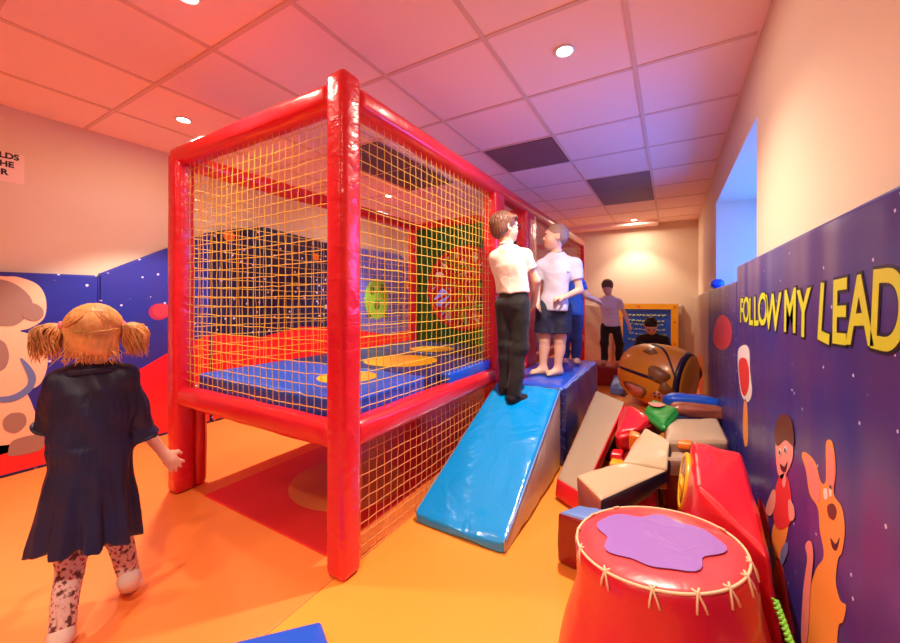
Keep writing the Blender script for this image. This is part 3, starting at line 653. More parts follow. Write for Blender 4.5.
# red bag
def lump(name, c, rad, rot, m, lab, amp=.02, seed=0, flat=.0, cat='soft play block', expo=.7, mats=None):
    rnd = np.random.RandomState(seed); ph = rnd.rand(12)*6.28; V, F = [], []; nu, nv = 40, 24
    R = Matrix.Rotation(rot[2], 3, 'Z') @ Matrix.Rotation(rot[1], 3, 'Y') @ Matrix.Rotation(rot[0], 3, 'X'); R = np.array(R)
    sg = lambda x: np.sign(x)*abs(x)**expo
    for j in range(nv+1):
        th = PI*j/nv-PI/2
        for i in range(nu):
            f = 2*PI*i/nu; d = np.array([sg(math.cos(th))*sg(math.cos(f)), sg(math.cos(th))*sg(math.sin(f)), sg(math.sin(th))])
            e = amp*(math.sin(5*f+ph[0]+2*th)+math.sin(7*th+ph[1]+3*math.sin(2*f))+.6*math.sin(11*f+4*th+ph[2]))
            V.append(np.array(c)+R@(d*np.array(rad)*(1+e)))
    for j in range(nv):
        for i in range(nu): F.append((j*nu+i, j*nu+(i+1) % nu, (j+1)*nu+(i+1) % nu, (j+1)*nu+i))
    o = fromdata(name, V, F, mats or m, None); return tag(o, lab, cat)
block('foam_bag', [P3(617, 452, .20), P3(615, 436, .33), P3(628, 418, .25), P3(626, 402, .43), P3(640, 452, .22), P3(638, 430, .37), P3(664, 430, .25), P3(657, 419, .42)],
      [M['red'], M['darkred']], 'soft bright red foam cushion next to the beige plank', r=.05, puff=.03, n=16, wr=.006, seed=3, faces=[0, 1, 0, 0, 1, 0])
gq = [P3(644, 411, .44), P3(664, 426, .44), P3(652, 399, .47), P3(679, 409, .46)]; dz = np.array([0, 0, -.05])
g = thing('foam_cushion', 'flat green foam cushion with a pink patch, lying below the orange barrel', 'soft play block', tuple(gq[0]))
hexa('cushion_cover', [gq[0]+dz, gq[0], gq[2]+dz, gq[2], gq[1]+dz, gq[1], gq[3]+dz, gq[3]], M['green'], g, r=.025, puff=.016, n=12, wr=.004, seed=4)
c = gq[0]*.30+gq[2]*.34+gq[3]*.2+gq[1]*.16+np.array([0, 0, .022])
prism('printed_patch', [c+np.array([.045*math.cos(a)*(1+.2*math.sin(3*a)), .05*math.sin(a), 0]) for a in np.linspace(0, 2*PI, 19)[:-1]], (0, 0, .004), M['p_pink'], g)
block('foam_block', cbox((-.25, 2.36, 0), (-.06, 2.9, .23)), [M['darkred'], M['brownside']], 'dark red foam block at the bottom of the pile under the red bag', r=.03, puff=.01, n=10)
lump('foam_roll', P3(692, 402, .34), (.20, .07, .06), (0, 0, .1), M['blue'], 'blue foam roll behind the green cushion, at the foot of the barrel', amp=.02, seed=4)
lump('foam_roll', P3(700, 411, .34), (.20, .07, .05), (0, .05, .25), M['brownside'], 'brown foam roll in front of the blue roll, below the barrel', amp=.03, seed=5)
block('foam_block', cbox((-.02, 2.92, 0), (.29, 3.75, .27)), [M['navy'], M['darkred']], 'dark navy foam block under the blue and brown rolls by right wall', r=.03, puff=.01, n=8)
# red cube with a yellow ring
rb = thing('foam_cube', 'large glossy red foam block with a yellow ring hole on its left face', 'soft play block', (.15, 1.6, 0))
a1, a2 = P3(692, 441, .53), P3(742, 452, .52); b1, b2 = np.array([.075, 1.585, .50]), P3(770, 558, .40)
l1, l2 = P3(669, 470, .36), P3(672, 520, .36)
def low(p, z, k=1.0): return np.array([p[0]*k, p[1], z])
rxm = .29
a2[0] = min(a2[0], rxm); b2[0] = min(b2[0], rxm)
e0 = np.array([.025, b1[1]+.02, .10]); e1 = np.array([.02, a1[1]+.02, .14])
C8 = [e0, b1, e1, a1, (rxm, b2[1], .03), b2, (rxm, a2[1], .10), a2]
hexa('cube_cover', C8, M['red'], rb, r=.02, puff=.012, n=24, wr=.004, seed=9)
tube('piping', [a1*(1-t)+b1*t+np.array([.012, 0, -.004]) for t in np.linspace(0, 1, 12)], .006, M['p_pink'], rb)
fx = lambda s, t: (e0*(1-s)+e1*s)*(1-t)+(b1*(1-s)+a1*s)*t    # point on the left face
cf = fx(.72, .66); us = (e1-e0); us /= np.linalg.norm(us); ut = fx(.72, 1)-fx(.72, 0); ut /= np.linalg.norm(ut)
nf = np.cross(us, ut); nf *= np.sign(-nf[0]); 
tube('ring', ellpts(cf+nf*.010, .12, .10, us, ut, 36), .011, M['yellow'], rb, closed=True)
V = ellpts(cf+nf*.016, .10, .088, us, ut, 30); fromdata('ring_pocket', [*V, *[p-nf*.012 for p in V]], [tuple(range(30))]+[(k, k+30, (k+1) % 30+30, (k+1) % 30) for k in range(30)], M['darkred'], rb, False)
lumpo = lump('pocket_lining', cf+nf*.014-ut*.03, (.055, .01, .045), (0, 0, PI/2), M['yellow'], 'x', amp=.05, seed=2)
for k_ in ('label', 'category'): del lumpo[k_]
lumpo.parent = rb; lumpo.matrix_parent_inverse = rootmat(rb).inverted()
# blue block below the drum
q = [P3(557, 512, .24), P3(579, 504, .24), np.array([-.03, 1.74, .26]), np.array([-.06, 1.60, .25])]
qb = [np.array([p[0], p[1], 0.0]) for p in q]; qb[0] = P3(556, 562, 0.0); 
block('foam_block', [qb[0], q[0], qb[1], q[1], qb[3], q[3], qb[2], q[2]], [M['lavblue'], M['darkred'], M['orange']], 'light blue foam block with dark red side on the floor behind the drum', r=.02, puff=.01, n=12, faces=[1, 1, 1, 0, 1, 0], seed=12, wr=.004)
# drum
dr = thing('foam_drum', 'big red foam drum with a purple splat on top and cream laced edge', 'soft play drum', (-.01, 1.2, 0))
DC = np.array([-.04, 1.31, .405]); DR = .238
tx = np.array([math.cos(.13), 0, math.sin(.13)]); ty = np.array([0, 1, -.02]); ty = ty/np.linalg.norm(ty); tz = np.cross(tx, ty)
V, F, MI = [], [], []; n = 72
prof = [(0, .012), (.25, .013), (.5, .013), (.75, .012), (.9, .008), (.965, .0), (.995, -.018), (1.005, -.05), (1.02, -.12), (1.09, -.2), (1.17, -.3), (1.22, -.40), (1.22, -.46)]
for i, (rr_, zz) in enumerate(prof):
    for k in range(n):
        an = 2*PI*k/n; wv = 1+.006*math.sin(9*an)+.004*math.sin(17*an+1) if i > 3 else 1
        wv *= 1-.0*math.sin(an)
        Pp = DC+DR*rr_*wv*(tx*math.cos(an)+ty*.98*math.sin(an))+tz*zz
        if i > 7:   # lower body stands upright on the floor
            t = (i-7)/5; Pp = np.array([DC[0]+DR*rr_*wv*math.cos(an), DC[1]+DR*rr_*wv*math.sin(an)*.98, 0])*t+Pp*(1-t); 
            zt = (DC+DR*(tx*math.cos(an)+ty*math.sin(an)))[2]-.05; Pp[2] = zt*(1-t)+.002*t
        Pp[0] = min(Pp[0], .29); sd = (Pp[0]-.015)*.679+(Pp[1]-1.60)*.734
        if i > 6 and sd > 0: Pp[0] -= .679*sd; Pp[1] -= .734*sd
        V.append(Pp)
for i in range(len(prof)-1):
    for k in range(n): F.append((i*n+k, i*n+(k+1) % n, (i+1)*n+(k+1) % n, (i+1)*n+k)); MI.append(1 if i < 5 else 0)
F.append(tuple(range((len(prof)-1)*n, len(prof)*n))); MI.append(0)
fromdata('drum_cover', [tuple(v) for v in V], [f[::-1] for f in F], [M['drumred'], M['drumtop']], dr, True, MI)
def topP(a, r, h=.0155): return DC+DR*r*(tx*math.cos(a)+ty*.98*math.sin(a))+tz*h
sp = []
for k in range(60):
    a = 2*PI*k/60; r = .655+.05*math.sin(5*a+.6)+.035*math.sin(8*a+2)+.03*math.sin(3*a); r *= (1+.06*math.cos(2*a)); sp.append(topP(a, r))
prism('purple_splat', sp, tz*.002, M['purple'], dr)
tube('rim_cord', [topP(2*PI*k/n, .965, .004) for k in range(n)], .004, M['white_stitch'], dr, seg=6, closed=True)
for a in (PI*1.0, PI*1.16, PI*1.33, PI*1.5, PI*1.64, PI*1.76, PI*1.87, PI*1.97, PI*.85, PI*.2, PI*.7):
    V, F = [], []
    for da in (-.03, .03): tube_data([topP(a+da*1.5, .93, .012), topP(a, .97, .007), topP(a-da*1.2, 1.003, -.018), topP(a-da*1.7, 1.012, -.036)], .0033, 5, False, V, F)
    fromdata('stitch', V, F, M['white_stitch'], dr)
# corded cushion beside the drum
lump('foam_roll', (.262, 1.12, .14), (.035, .11, .13), (0, 0, 0), M['p_pink'], 'pink-red foam roll squeezed between the red drum and the right wall', amp=.02, seed=6)
V, F = [], []
p0, p1_ = P3(775, 600, .30), P3(800, 670, .26)
for s in (0, PI): tube_data([p0*(1-t)+p1_*t+np.array([-.006*math.cos(t*40+s), .006*math.sin(t*40+s), 0]) for t in np.linspace(0, 1, 60)], .0045, 6, False, V, F)
tag(fromdata('twisted_rope', V, F, [M['alien']], None), 'short green and yellow twisted rope at the wall beside the drum', 'rope')

# barrel
BC = np.array([-.125, 4.62, .345]); BRr = .335
bar = thing('foam_barrel', 'large shiny orange foam barrel with dark bands and brown patches', 'soft play barrel', (BC[0], BC[1], 0))
ax = np.array([.93, -.34, -.10]); ax /= np.linalg.norm(ax); bu = np.cross(ax, [0, 0, 1]); bu /= np.linalg.norm(bu); bv = np.cross(bu, ax)
if bv[2] < 0: bv = -bv; bu = -bu
bprof = [(-.36, 0), (-.36, .16), (-.34, .20), (-.28, .262), (-.18, .307), (-.06, .331), (.06, .335), (.18, .322), (.27, .295), (.31, .27), (.325, .23), (.325, 0)]
bp_s = [p[0] for p in bprof]; bp_r = [p[1] for p in bprof]
def BP(s, a, lift=0):
    r = np.interp(s, bp_s[1:-1], bp_r[1:-1])+lift; return BC+ax*s+r*(bu*math.cos(a)+bv*math.sin(a))
V, F = [], []; n = 56
for s, r in bprof:
    for k in range(n): V.append(BC+ax*s+r*(bu*math.cos(2*PI*k/n)+bv*math.sin(2*PI*k/n)))
for i in range(len(bprof)-1):
    for k in range(n): F.append((i*n+k, i*n+(k+1) % n, (i+1)*n+(k+1) % n, (i+1)*n+k))
V = [np.array([v[0], v[1], max(v[2], .003)]) for v in V]
fromdata('barrel_cover', V, F, M['barrel'], bar)
def strip(name, f, m, w0, n=40):
    """ribbon following f(t, side)"""
    V, F = [], []
    for i in range(n+1):
        t = i/n; V += [f(t, -w0), f(t, w0)]
    for i in range(n): F.append((2*i, 2*i+1, 2*i+3, 2*i+2))
    V2 = V+[v-(v-BC)*.01 for v in V]; m0 = len(V); F2 = F+[tuple(i+m0 for i in f_)[::-1] for f_ in F]
    for i in range(n): F2 += [(2*i, 2*i+2, m0+2*i+2, m0+2*i), (2*i+1, m0+2*i+1, m0+2*i+3, 2*i+3)]
    return fromdata(name, V2, F2, m, bar)
sgn = 1 if (bu@np.array([0, -1, 0])) > 0 else -1      # direction of the camera side
ac = 0 if sgn > 0 else PI
def BA(e): return ac+(e if sgn > 0 else -e)           # e: elevation above the side facing the camera
strip('dark_band', lambda t, s: BP(.285+s, BA(-.9+t*3.0), .006), M['bdark'], .025)
strip('dark_band', lambda t, s: BP(-.33+t*.42, BA(.18-.1*t+s), .005), M['bdark'], .045)
strip('dark_band', lambda t, s: BP(-.06+t*.34, BA(1.35-1.15*t*t+s), .005), M['bdark'], .05)
def bpatch(nm, s0, e0_, a, b_, m, n=16, seed=0, lift=.006):
    rr = np.random.RandomState(seed); c = BP(s0, BA(e0_), lift); V = [c]+[BP(s0+a*math.cos(q)*(1+.2*math.sin(3*q+seed)), BA(e0_+b_*math.sin(q)*(1+.2*math.cos(2*q+seed))), lift) for q in np.linspace(0, 2*PI, n+1)[:-1]]
    V2 = V+[v-(v-BC)*.012 for v in V]; k0 = len(V)
    F = [(0, 1+i, 1+(i+1) % n) for i in range(n)]+[(k0, k0+1+(i+1) % n, k0+1+i) for i in range(n)]+[(1+i, k0+1+i, k0+1+(i+1) % n, 1+(i+1) % n) for i in range(n)]
    return fromdata(nm, V2, F, m, bar)
bpatch('printed_patch', .12, .22, .10, .26, M['bpatch'], seed=1); bpatch('printed_patch', .20, -.15, .06, .2, M['bpatch'], seed=2); bpatch('printed_patch', -.02, .95, .07, .12, M['bpatch'], seed=3)
bpatch('printed_face', -.10, -.50, .12, .34, M['bpatch'], seed=0, n=24); bpatch('printed_face', -.10, -.50, .09, .26, M['p_pink'], seed=0, n=24, lift=.009)
pw = bpatch('printed_window', .13, -.42, .06, .18, M['p_skin'], seed=0, n=4)
for dx, de in ((-.02, .06), (.02, .06), (-.02, -.06), (.02, -.06)): bpatch('printed_window', .13+dx, -.42+de, .013, .04, M['bdark'], n=4, lift=.010)
# red box the boy in white stands on
block('foam_cube', cbox((-.98, 5.38, 0), (-.54, 5.86, .265)), [M['darkred'], M['red']], 'dark red foam cube on the floor under the boy in white shirt', r=.02, puff=.006, n=10)
block('foam_wedge', [(-.64, 4.93, 0), (-.64, 4.93, .10), (-.64, 5.33, 0), (-.64, 5.33, .18), (-.47, 4.93, 0), (-.47, 4.93, .08), (-.47, 5.33, 0), (-.47, 5.33, .14)], M['lavblue'], 'small pale blue foam wedge on the floor left of the barrel', r=.02, puff=.006, n=6)

# ------------------------------------------------------------------ people: implicit surfaces, meshed with surface nets
def A3(*v): return np.array(v, float)
def rotm(rx=0, ry=0, rz=0):
    return np.array(Matrix.Rotation(rz, 3, 'Z') @ Matrix.Rotation(ry, 3, 'Y') @ Matrix.Rotation(rx, 3, 'X'))
def cap(a, b, ra, rb, k=.02, clip=None, sx=None): return ('c', A3(*a), A3(*b), ra, rb, k, clip, sx)
def ell(c, r, R=None, k=.02, neg=False, clip=None): return ('e', A3(*c), A3(*r), np.eye(3) if R is None else R, neg, k, clip)
def pdist(p, X):
    if p[0] == 'c':
        _, a, b, ra, rb, k, clip, sx = p; Y = X
        if sx is not None:                 # flattened limb/torso: scale the axis sx[0] (unit vector) by sx[1]
            ax_, s = sx; d0 = (X-a)@ax_; Y = X+np.multiply.outer(d0*(1/s-1), ax_)
        ab = b-a; t = np.clip(((Y-a)@ab)/(ab@ab+1e-12), 0, 1)
        d = np.linalg.norm(Y-a-t[..., None]*ab, axis=-1)-(ra+t*(rb-ra))
        if sx is not None and sx[1] < 1: d = d*(.5+.5*sx[1])
        cl = clip
    else:
        _, c, r, R, neg, k, cl = p; q = (X-c)@R; k0 = np.linalg.norm(q/r, axis=-1); k1 = np.linalg.norm(q/(r*r), axis=-1)+1e-9; d = k0*(k0-1)/k1
        d = np.where(k0 < 1e-3, -r.min(), d)
    if cl is not None:
        for pt, nn in ([cl] if not isinstance(cl, list) else cl):
            nn = A3(*nn); nn = nn/np.linalg.norm(nn); d = np.maximum(d, (X-A3(*pt))@nn)
    return d
def pbox(p):
    if p[0] == 'c': m = max(p[3], p[4])*(max(1, 1/p[7][1], p[7][1]) if p[7] is not None else 1); return np.minimum(p[1], p[2])-m, np.maximum(p[1], p[2])+m
    m = p[2].max(); return p[1]-m, p[1]+m
def field(prims, X0, idx=None):
    pass
def sdf_mesh(prims, res=.006, disp=None, iters=1):
    lo = np.min([pbox(p)[0] for p in prims if not (p[0] == 'e' and p[4])], axis=0)-3*res; hi = np.max([pbox(p)[1] for p in prims if not (p[0] == 'e' and p[4])], axis=0)+3*res
    N = np.ceil((hi-lo)/res).astype(int)+1
    D = np.full(N, 1.0, np.float32)
    gx = [lo[i]+res*np.arange(N[i]) for i in range(3)]
    for p in prims:
        a, b = pbox(p); k = p[5]; m = max(k, res*2)+res*2
        s = np.maximum(0, np.floor((a-m-lo)/res).astype(int)); e = np.minimum(N, np.ceil((b+m-lo)/res).astype(int)+1)
        if (e <= s).any(): continue
        X = np.stack(np.meshgrid(gx[0][s[0]:e[0]], gx[1][s[1]:e[1]], gx[2][s[2]:e[2]], indexing='ij'), -1)
        d = pdist(p, X); sub = D[s[0]:e[0], s[1]:e[1], s[2]:e[2]]
        if p[0] == 'e' and p[4]:
            h = np.clip(.5-.5*(sub+d)/k, 0, 1); D[s[0]:e[0], s[1]:e[1], s[2]:e[2]] = sub*(1-h)+(-d)*h+k*h*(1-h)
        else:
            h = np.maximum(k-np.abs(sub-d), 0)/k; D[s[0]:e[0], s[1]:e[1], s[2]:e[2]] = np.minimum(sub, d)-h*h*k*.25
    if disp is not None:
        X = np.stack(np.meshgrid(*gx, indexing='ij'), -1); near = np.abs(D) < .05; D[near] -= disp(X[near]).astype(np.float32)
    D[D == 0] = 1e-6
    ins = D < 0
    c = [(i, j, k) for i in (0, 1) for j in (0, 1) for k in (0, 1)]
    n = N-1; cnt = np.zeros(n, int)
    for i, j, k in c: cnt += ins[i:n[0]+i, j:n[1]+j, k:n[2]+k]
    act = (cnt > 0) & (cnt < 8); idx = -np.ones(n, int); ids = np.argwhere(act); idx[act] = np.arange(len(ids))
    acc = np.zeros((len(ids), 3)); w = np.zeros(len(ids))
    for (i1, c1) in enumerate(c):
        for ax in range(3):
            if c1[ax]: continue
            c2 = list(c1); c2[ax] = 1
            d1 = D[ids[:, 0]+c1[0], ids[:, 1]+c1[1], ids[:, 2]+c1[2]]; d2 = D[ids[:, 0]+c2[0], ids[:, 1]+c2[1], ids[:, 2]+c2[2]]
            cr = (d1 < 0) != (d2 < 0); t = np.where(cr, d1/(d1-d2+1e-12), 0)
            pt = np.tile(np.array(c1, float), (len(ids), 1)); pt[:, ax] += t
            acc[cr] += pt[cr]; w[cr] += 1
    V = lo+(ids+acc/w[:, None])*res
    F = []
    for ax in range(3):
        o1, o2 = [(1, 2), (2, 0), (0, 1)][ax]
        sl1 = [slice(None)]*3; sl2 = [slice(None)]*3; sl1[ax] = slice(0, -1); sl2[ax] = slice(1, None)
        a, b = ins[tuple(sl1)], ins[tuple(sl2)]; E_ = np.argwhere(a != b)
        E_ = E_[(E_[:, o1] > 0) & (E_[:, o2] > 0) & (E_[:, o1] < n[o1]) & (E_[:, o2] < n[o2])]
        fl = a[tuple(E_.T)]
        q = []
        for (u, v) in ((-1, -1), (0, -1), (0, 0), (-1, 0)):
            e = E_.copy(); e[:, o1] += u; e[:, o2] += v; q.append(idx[tuple(e.T)])
        q = np.stack(q, 1); q[~fl] = q[~fl][:, ::-1]; F.append(q)
    F = np.concatenate(F); F = F[(F >= 0).all(1)]
    for _ in range(iters):      # gentle smoothing
        S = np.zeros_like(V); C_ = np.zeros(len(V))
        for i in range(4): np.add.at(S, F[:, i], V[F[:, (i+1) % 4]]); np.add.at(C_, F[:, i], 1)
        for i in range(4): np.add.at(S, F[:, i], V[F[:, (i-1) % 4]]); np.add.at(C_, F[:, i], 1)
        V = V*.45+.55*S/np.maximum(C_, 1)[:, None]
    return V, F
def smesh(name, prims, m, parent, res=.006, disp=None, iters=1):
    V, F = sdf_mesh(prims, res, disp, iters)
    me = bpy.data.meshes.new(name); me.vertices.add(len(V)); me.vertices.foreach_set('co', V.astype(np.float32).ravel())
    me.loops.add(len(F)*4); me.loops.foreach_set('vertex_index', F.ravel().astype(np.int32)); me.polygons.add(len(F))
    me.polygons.foreach_set('loop_start', np.arange(0, len(F)*4, 4, dtype=np.int32)); me.polygons.foreach_set('loop_total', np.full(len(F), 4, dtype=np.int32))
    me.polygons.foreach_set('use_smooth', [True]*len(F)); me.update(calc_edges=True); me.validate(); me.materials.append(m)
    o = bpy.data.objects.new(name, me); link(o, parent); return o
def unit(v): v = A3(*v); return v/np.linalg.norm(v)
def folds(amp, f=60, seed=0, dirv=(0, 0, 1)):
    r = np.random.RandomState(seed); W_ = r.normal(0, 1, (5, 3)); W_ /= np.linalg.norm(W_, axis=1)[:, None]; ph = r.rand(5)*6.28
    def g(X):
        s = 0
        for w_, p in zip(W_, ph): s = s+1.3-2.2*np.abs(np.sin((X@w_*f+p+1.6*np.sin(X@w_[::-1]*f*.4+p))*.5))**.8
        return amp*s/4
    return g
def head_prims(hc, R, s, k=1.0):
    """hc: centre of the skull; R: columns = head right, face-forward, up; s: head height/0.21"""
    def L_(x, y, z): return hc+R@(A3(x, y, z)*s)
    def E_(c, r, kk=.012, neg=False, rr=None): return ell(L_(*c), A3(*r)*s, R if rr is None else R@rr, kk*s, neg)
    P_ = [E_((0, -.012, .02), (.070, .086, .082), .02), E_((0, .022, -.03), (.058, .060, .070), .03), E_((0, .048, -.072), (.030, .030, .026), .03),
          E_((.032, .048, -.03), (.026, .026, .028), .025), E_((-.032, .048, -.03), (.026, .026, .028), .025),
          E_((0, .070, .025), (.045, .016, .022), .02)]
    P_ += [E_((sx*.027, .086, -.001), (.016, .012, .010), .012, True) for sx in (-1, 1)]
    P_ += [cap(L_(0, .078, .006), L_(0, .094, -.022), .0065*s, .0095*s, .010*s), E_((.010, .086, -.026), (.006, .007, .005), .008), E_((-.010, .086, -.026), (.006, .007, .005), .008)]
    P_ += [E_((0, .082, -.044), (.018, .008, .005), .006), E_((0, .080, -.052), (.015, .008, .005), .006), E_((0, .09, -.048), (.016, .006, .0016), .003, True)]
    for sx in (-1, 1):
        P_ += [E_((sx*.073, -.008, -.006), (.008, .018, .027), .008, rr=rotm(.1, 0, sx*.35)), E_((sx*.078, -.004, -.004), (.004, .010, .016), .005, True)]
    return P_, L_
def face_bits(par, L_, R, s, glasses=False, closed=False):
    for sx in (-1, 1):
        V, F = [], []
        e = bpy.data.meshes.new('eye'); bm = bmesh.new(); bmesh.ops.create_uvsphere(bm, u_segments=12, v_segments=8, radius=.0105*s); bm.to_mesh(e); bm.free(); e.materials.append(M['eye'] if not closed else M['skinA'])
        for p in e.polygons: p.use_smooth = True
        o = bpy.data.objects.new('eye', e); o.location = L_(sx*.027, .073, 0.0); link(o, par)
        if not closed:
            e = bpy.data.meshes.new('iris'); bm = bmesh.new(); bmesh.ops.create_uvsphere(bm, u_segments=10, v_segments=6, radius=.0058*s); bm.to_mesh(e); bm.free(); e.materials.append(M['iris'])
            i_ = bpy.data.objects.new('iris', e); i_.location = Vector(R@A3(0, .0062*s, 0)); link(i_, o)
        V, F = tube_data([L_(sx*.014, .084, .018), L_(sx*.027, .0865, .023), L_(sx*.041, .079, .019)], [.0022*s, .0032*s, .0015*s], 6)
        fromdata('eyebrow', V, F, M['hair_brown'], par, world=False)
    V, F = tube_data([L_(-.017, .084, -.047), L_(-.006, .0895, -.046), L_(.006, .0895, -.046), L_(.017, .084, -.047)], [.0015*s, .0034*s, .0034*s, .0015*s], 6)
    fromdata('lips', V, F, M['lip'], par, world=False)
def hand_prims(w, d, pn, s, side=1, curl=.5, spread=.14, pinch=False):
    """w wrist, d direction of the hand, pn palm normal (where the fingers curl to)"""
    d = unit(d); pn = A3(*pn); pn = unit(pn-d*(pn@d)); t = np.cross(d, pn)*side        # t: towards the thumb
    P_ = [cap(w, w+d*.03*s, .019*s, .020*s, .012), ell(w+d*.042*s, A3(.034, .027, .0135)*s, np.stack([d, t, pn], 1), .012)]
    for i, (ln, o) in enumerate(((.85, 1.), (1., .34), (.94, -.33), (.75, -1.))):
        b = w+d*(.066-.004*abs(o))*s+t*.0195*o*s; dd = unit(d+t*spread*o); l = .052*ln*s; a0 = curl*.6; 
        b1 = b+(dd*math.cos(a0)+pn*math.sin(a0))*l*.45; a1 = curl*1.5; b2 = b1+(dd*math.cos(a1)+pn*math.sin(a1))*l*.32; a2 = curl*2.3; b3 = b2+(dd*math.cos(a2)+pn*math.sin(a2))*l*.25
        P_ += [cap(b-dd*.015*s, b1, .0076*s, .0070*s, .004), cap(b1, b2, .0070*s, .0064*s, .003), cap(b2, b3, .0064*s, .0056*s, .003)]
    tb = w+d*.018*s+t*.020*s; t1 = tb+(d*.7+t*.7+pn*.25)*.026*s; t2 = t1+(d*.9+t*.25+pn*.35)*.024*s
    P_ += [cap(tb, t1, .011*s, .0085*s, .008), cap(t1, t2, .0085*s, .0066*s, .004)]
    return P_
def foot_prims(an, toe, s, bare=True):
    d = unit(toe-an); d[2] = 0; d = unit(d); side = np.cross(d, [0, 0, 1]); z0 = an[2]-.045*s; L = .17*s
    h = A3(an[0], an[1], 0)-d*.028*s
    def q(f, l, z): r = h+d*f*s+side*l*s; r[2] = z0+z*s; return r
    P_ = [ell(q(.01, 0, .026), A3(.030, .034, .028)*s, None, .02), cap(an, q(.055, 0, .030), .026*s, .024*s, .03), cap(q(.02, 0, .022), q(.11, .0, .017), .025*s, .024*s, .02, sx=None),
          ell(q(.105, 0, .016), A3(.030, .034, .016)*s, np.stack([d, side, A3(0, 0, 1)], 1), .015)]
    if bare:
        for i, o in enumerate((-1, -.45, .05, .5, .95)):
            P_.append(cap(q(.125, o*.026, .012), q(.150-.006*i if i else .156, o*.029, .010), .0085*s, (.0105 if i == 0 else .0075)*s, .005))
    else: P_.append(ell(q(.13, 0, .015), A3(.030, .032, .016)*s, np.stack([d, side, A3(0, 0, 1)], 1), .02))
    return P_
SK = M['skinA']

def scalp_strands(L_, R, hs, m, par, n=380, seed=1, ln=.55, r=.0014, rad=(.077, .089, .083), c0=(0, -.016, .030), zmin=-.35, crown=(0, -.5, 1), face=.42):
    rnd = np.random.RandomState(seed); V, F = [], []; cr = unit(crown); k = 0
    while k < n:
        d = unit(rnd.normal(0, 1, 3))
        if d[2] < zmin or (d[1] > face and d[2] < .45): continue
        k += 1; pts = []; t = d-cr*(d@cr); t = t/(np.linalg.norm(t)+1e-6)+rnd.normal(0, .25, 3)
        for q in range(6):
            w_ = unit(d+t*ln*q/5); l = 1.0+.02*math.sin(q)+rnd.uniform(0, .012)+.012*q/5
            pts.append(L_(*(A3(*c0)+w_*A3(*rad)*l)))
        tube_data(pts, [r*hs, r*hs*1.5, r*hs*1.6, r*hs*1.4, r*hs, r*hs*.4], 4, False, V, F)
    return fromdata('hair_strands', V, F, m, par, world=False)
def person(lab, B, faceAng, group=None):
    D = A3(B[0], B[1], 0); D /= np.linalg.norm(D); th = math.atan2(D[1], D[0])-PI/2      # local +Y looks away from the photographer, +X to the photo's right
    return thing('person', lab, 'person', tuple(B), th)
def basis(yaw, pitch=0, roll=0):
    """head frame: yaw 0 = facing local +Y, positive turns left; pitch negative looks down"""
    return rotm(0, 0, yaw) @ rotm(pitch, 0, 0) @ rotm(0, roll, 0)
def torso_prims(pel, chest, neck, hw, sw, depth_dir, s, infl=0, k=.04):
    """hips at pel, rib cage at chest, base of neck; flattened front-to-back along depth_dir"""
    dd = unit(depth_dir); sx = (dd, .68)
    mid = (pel+chest)/2
    return [cap(pel, mid, (.098+infl)*s, (.090+infl)*s, k, sx=sx), cap(mid, chest, (.090+infl)*s, (.100+infl)*s, k, sx=sx), cap(chest, neck-unit(neck-chest)*.045*s, (.100+infl)*s, (.058+infl)*s, k, sx=sx)]

# ---- girl in the navy dress, seen from behind
G = person('girl with strawberry-blonde pigtails in a navy dress and floral leggings, walking away', (-1.78, .52, 0), 0)
gh = A3(-.004, .01, 1.03); Rg = basis(-.12, -.05, .03)
P_, L_ = head_prims(gh, Rg, .96)
sL, sR = A3(-.082, .02, .868), A3(.072, -.005, .860)
eL, wL = A3(-.112, .085, .735), A3(-.075, .18, .70)
eR, wR = A3(.122, .03, .672), A3(.205, .085, .515)
pel, che, nec = A3(-.02, 0, .54), A3(-.006, .005, .78), A3(-.006, .01, .905)
hL, hR = A3(-.065, 0, .50), A3(.025, 0, .50)
kL, kR = A3(-.060, .02, .275), A3(.058, .045, .285)
aL, aR = A3(-.085, -.05, .045), A3(.092, .03, .100)
body = P_+[cap(nec-[0, 0, .02], gh-[0, 0, .06], .034, .034, .025)]+torso_prims(pel, che, nec, .1, .1, (0, 1, 0), .84)
for sh, e, w_ in ((sL, eL, wL), (sR, eR, wR)): body += [cap(che*.4+sh*.6, sh, .040, .034, .03), cap(sh, e, .031, .025, .02), cap(e, w_, .025, .018, .015)]
body += hand_prims(wR, A3(.22, .05, -.34), (-.2, .8, 0), .98, 1, .35, .3); body += hand_prims(wL, A3(.1, .55, -.1), (.8, 0, -.2), .86, -1, .5)
for h_, k_, a in ((hL, kL, aL), (hR, kR, aR)): body += [cap(h_, k_, .054, .038, .02), cap(k_, a, .036, .024, .02)]
body += foot_prims(aL, aL+A3(-.0, .2, 0), .9)
Rf = rotm(-.62, 0, 0)
fp = foot_prims(A3(0, 0, .042), A3(.02, .2, .042), .9)
def xf(p, R, o):
    if p[0] == 'c': return (p[0], R@p[1]+o, R@p[2]+o)+p[3:]
    return (p[0], R@p[1]+o, p[2], R@p[3])+p[4:]
body += [xf(p, Rf, aR-Rf@A3(0, 0, .042)) for p in fp]
smesh('body', body, SK, G, .0052)
face_bits(G, L_, Rg, .96)
leg = []
for h_, k_, a in ((hL, kL, aL), (hR, kR, aR)): leg += [cap(h_, k_, .060, .044, .02), ell(k_, (.046, .046, .05), None, .02), cap(k_, a+(k_-a)*.05, .043, .034, .02)]
smesh('leggings', leg, M['leggings'], G, .006, folds(.0030, 60, 3))
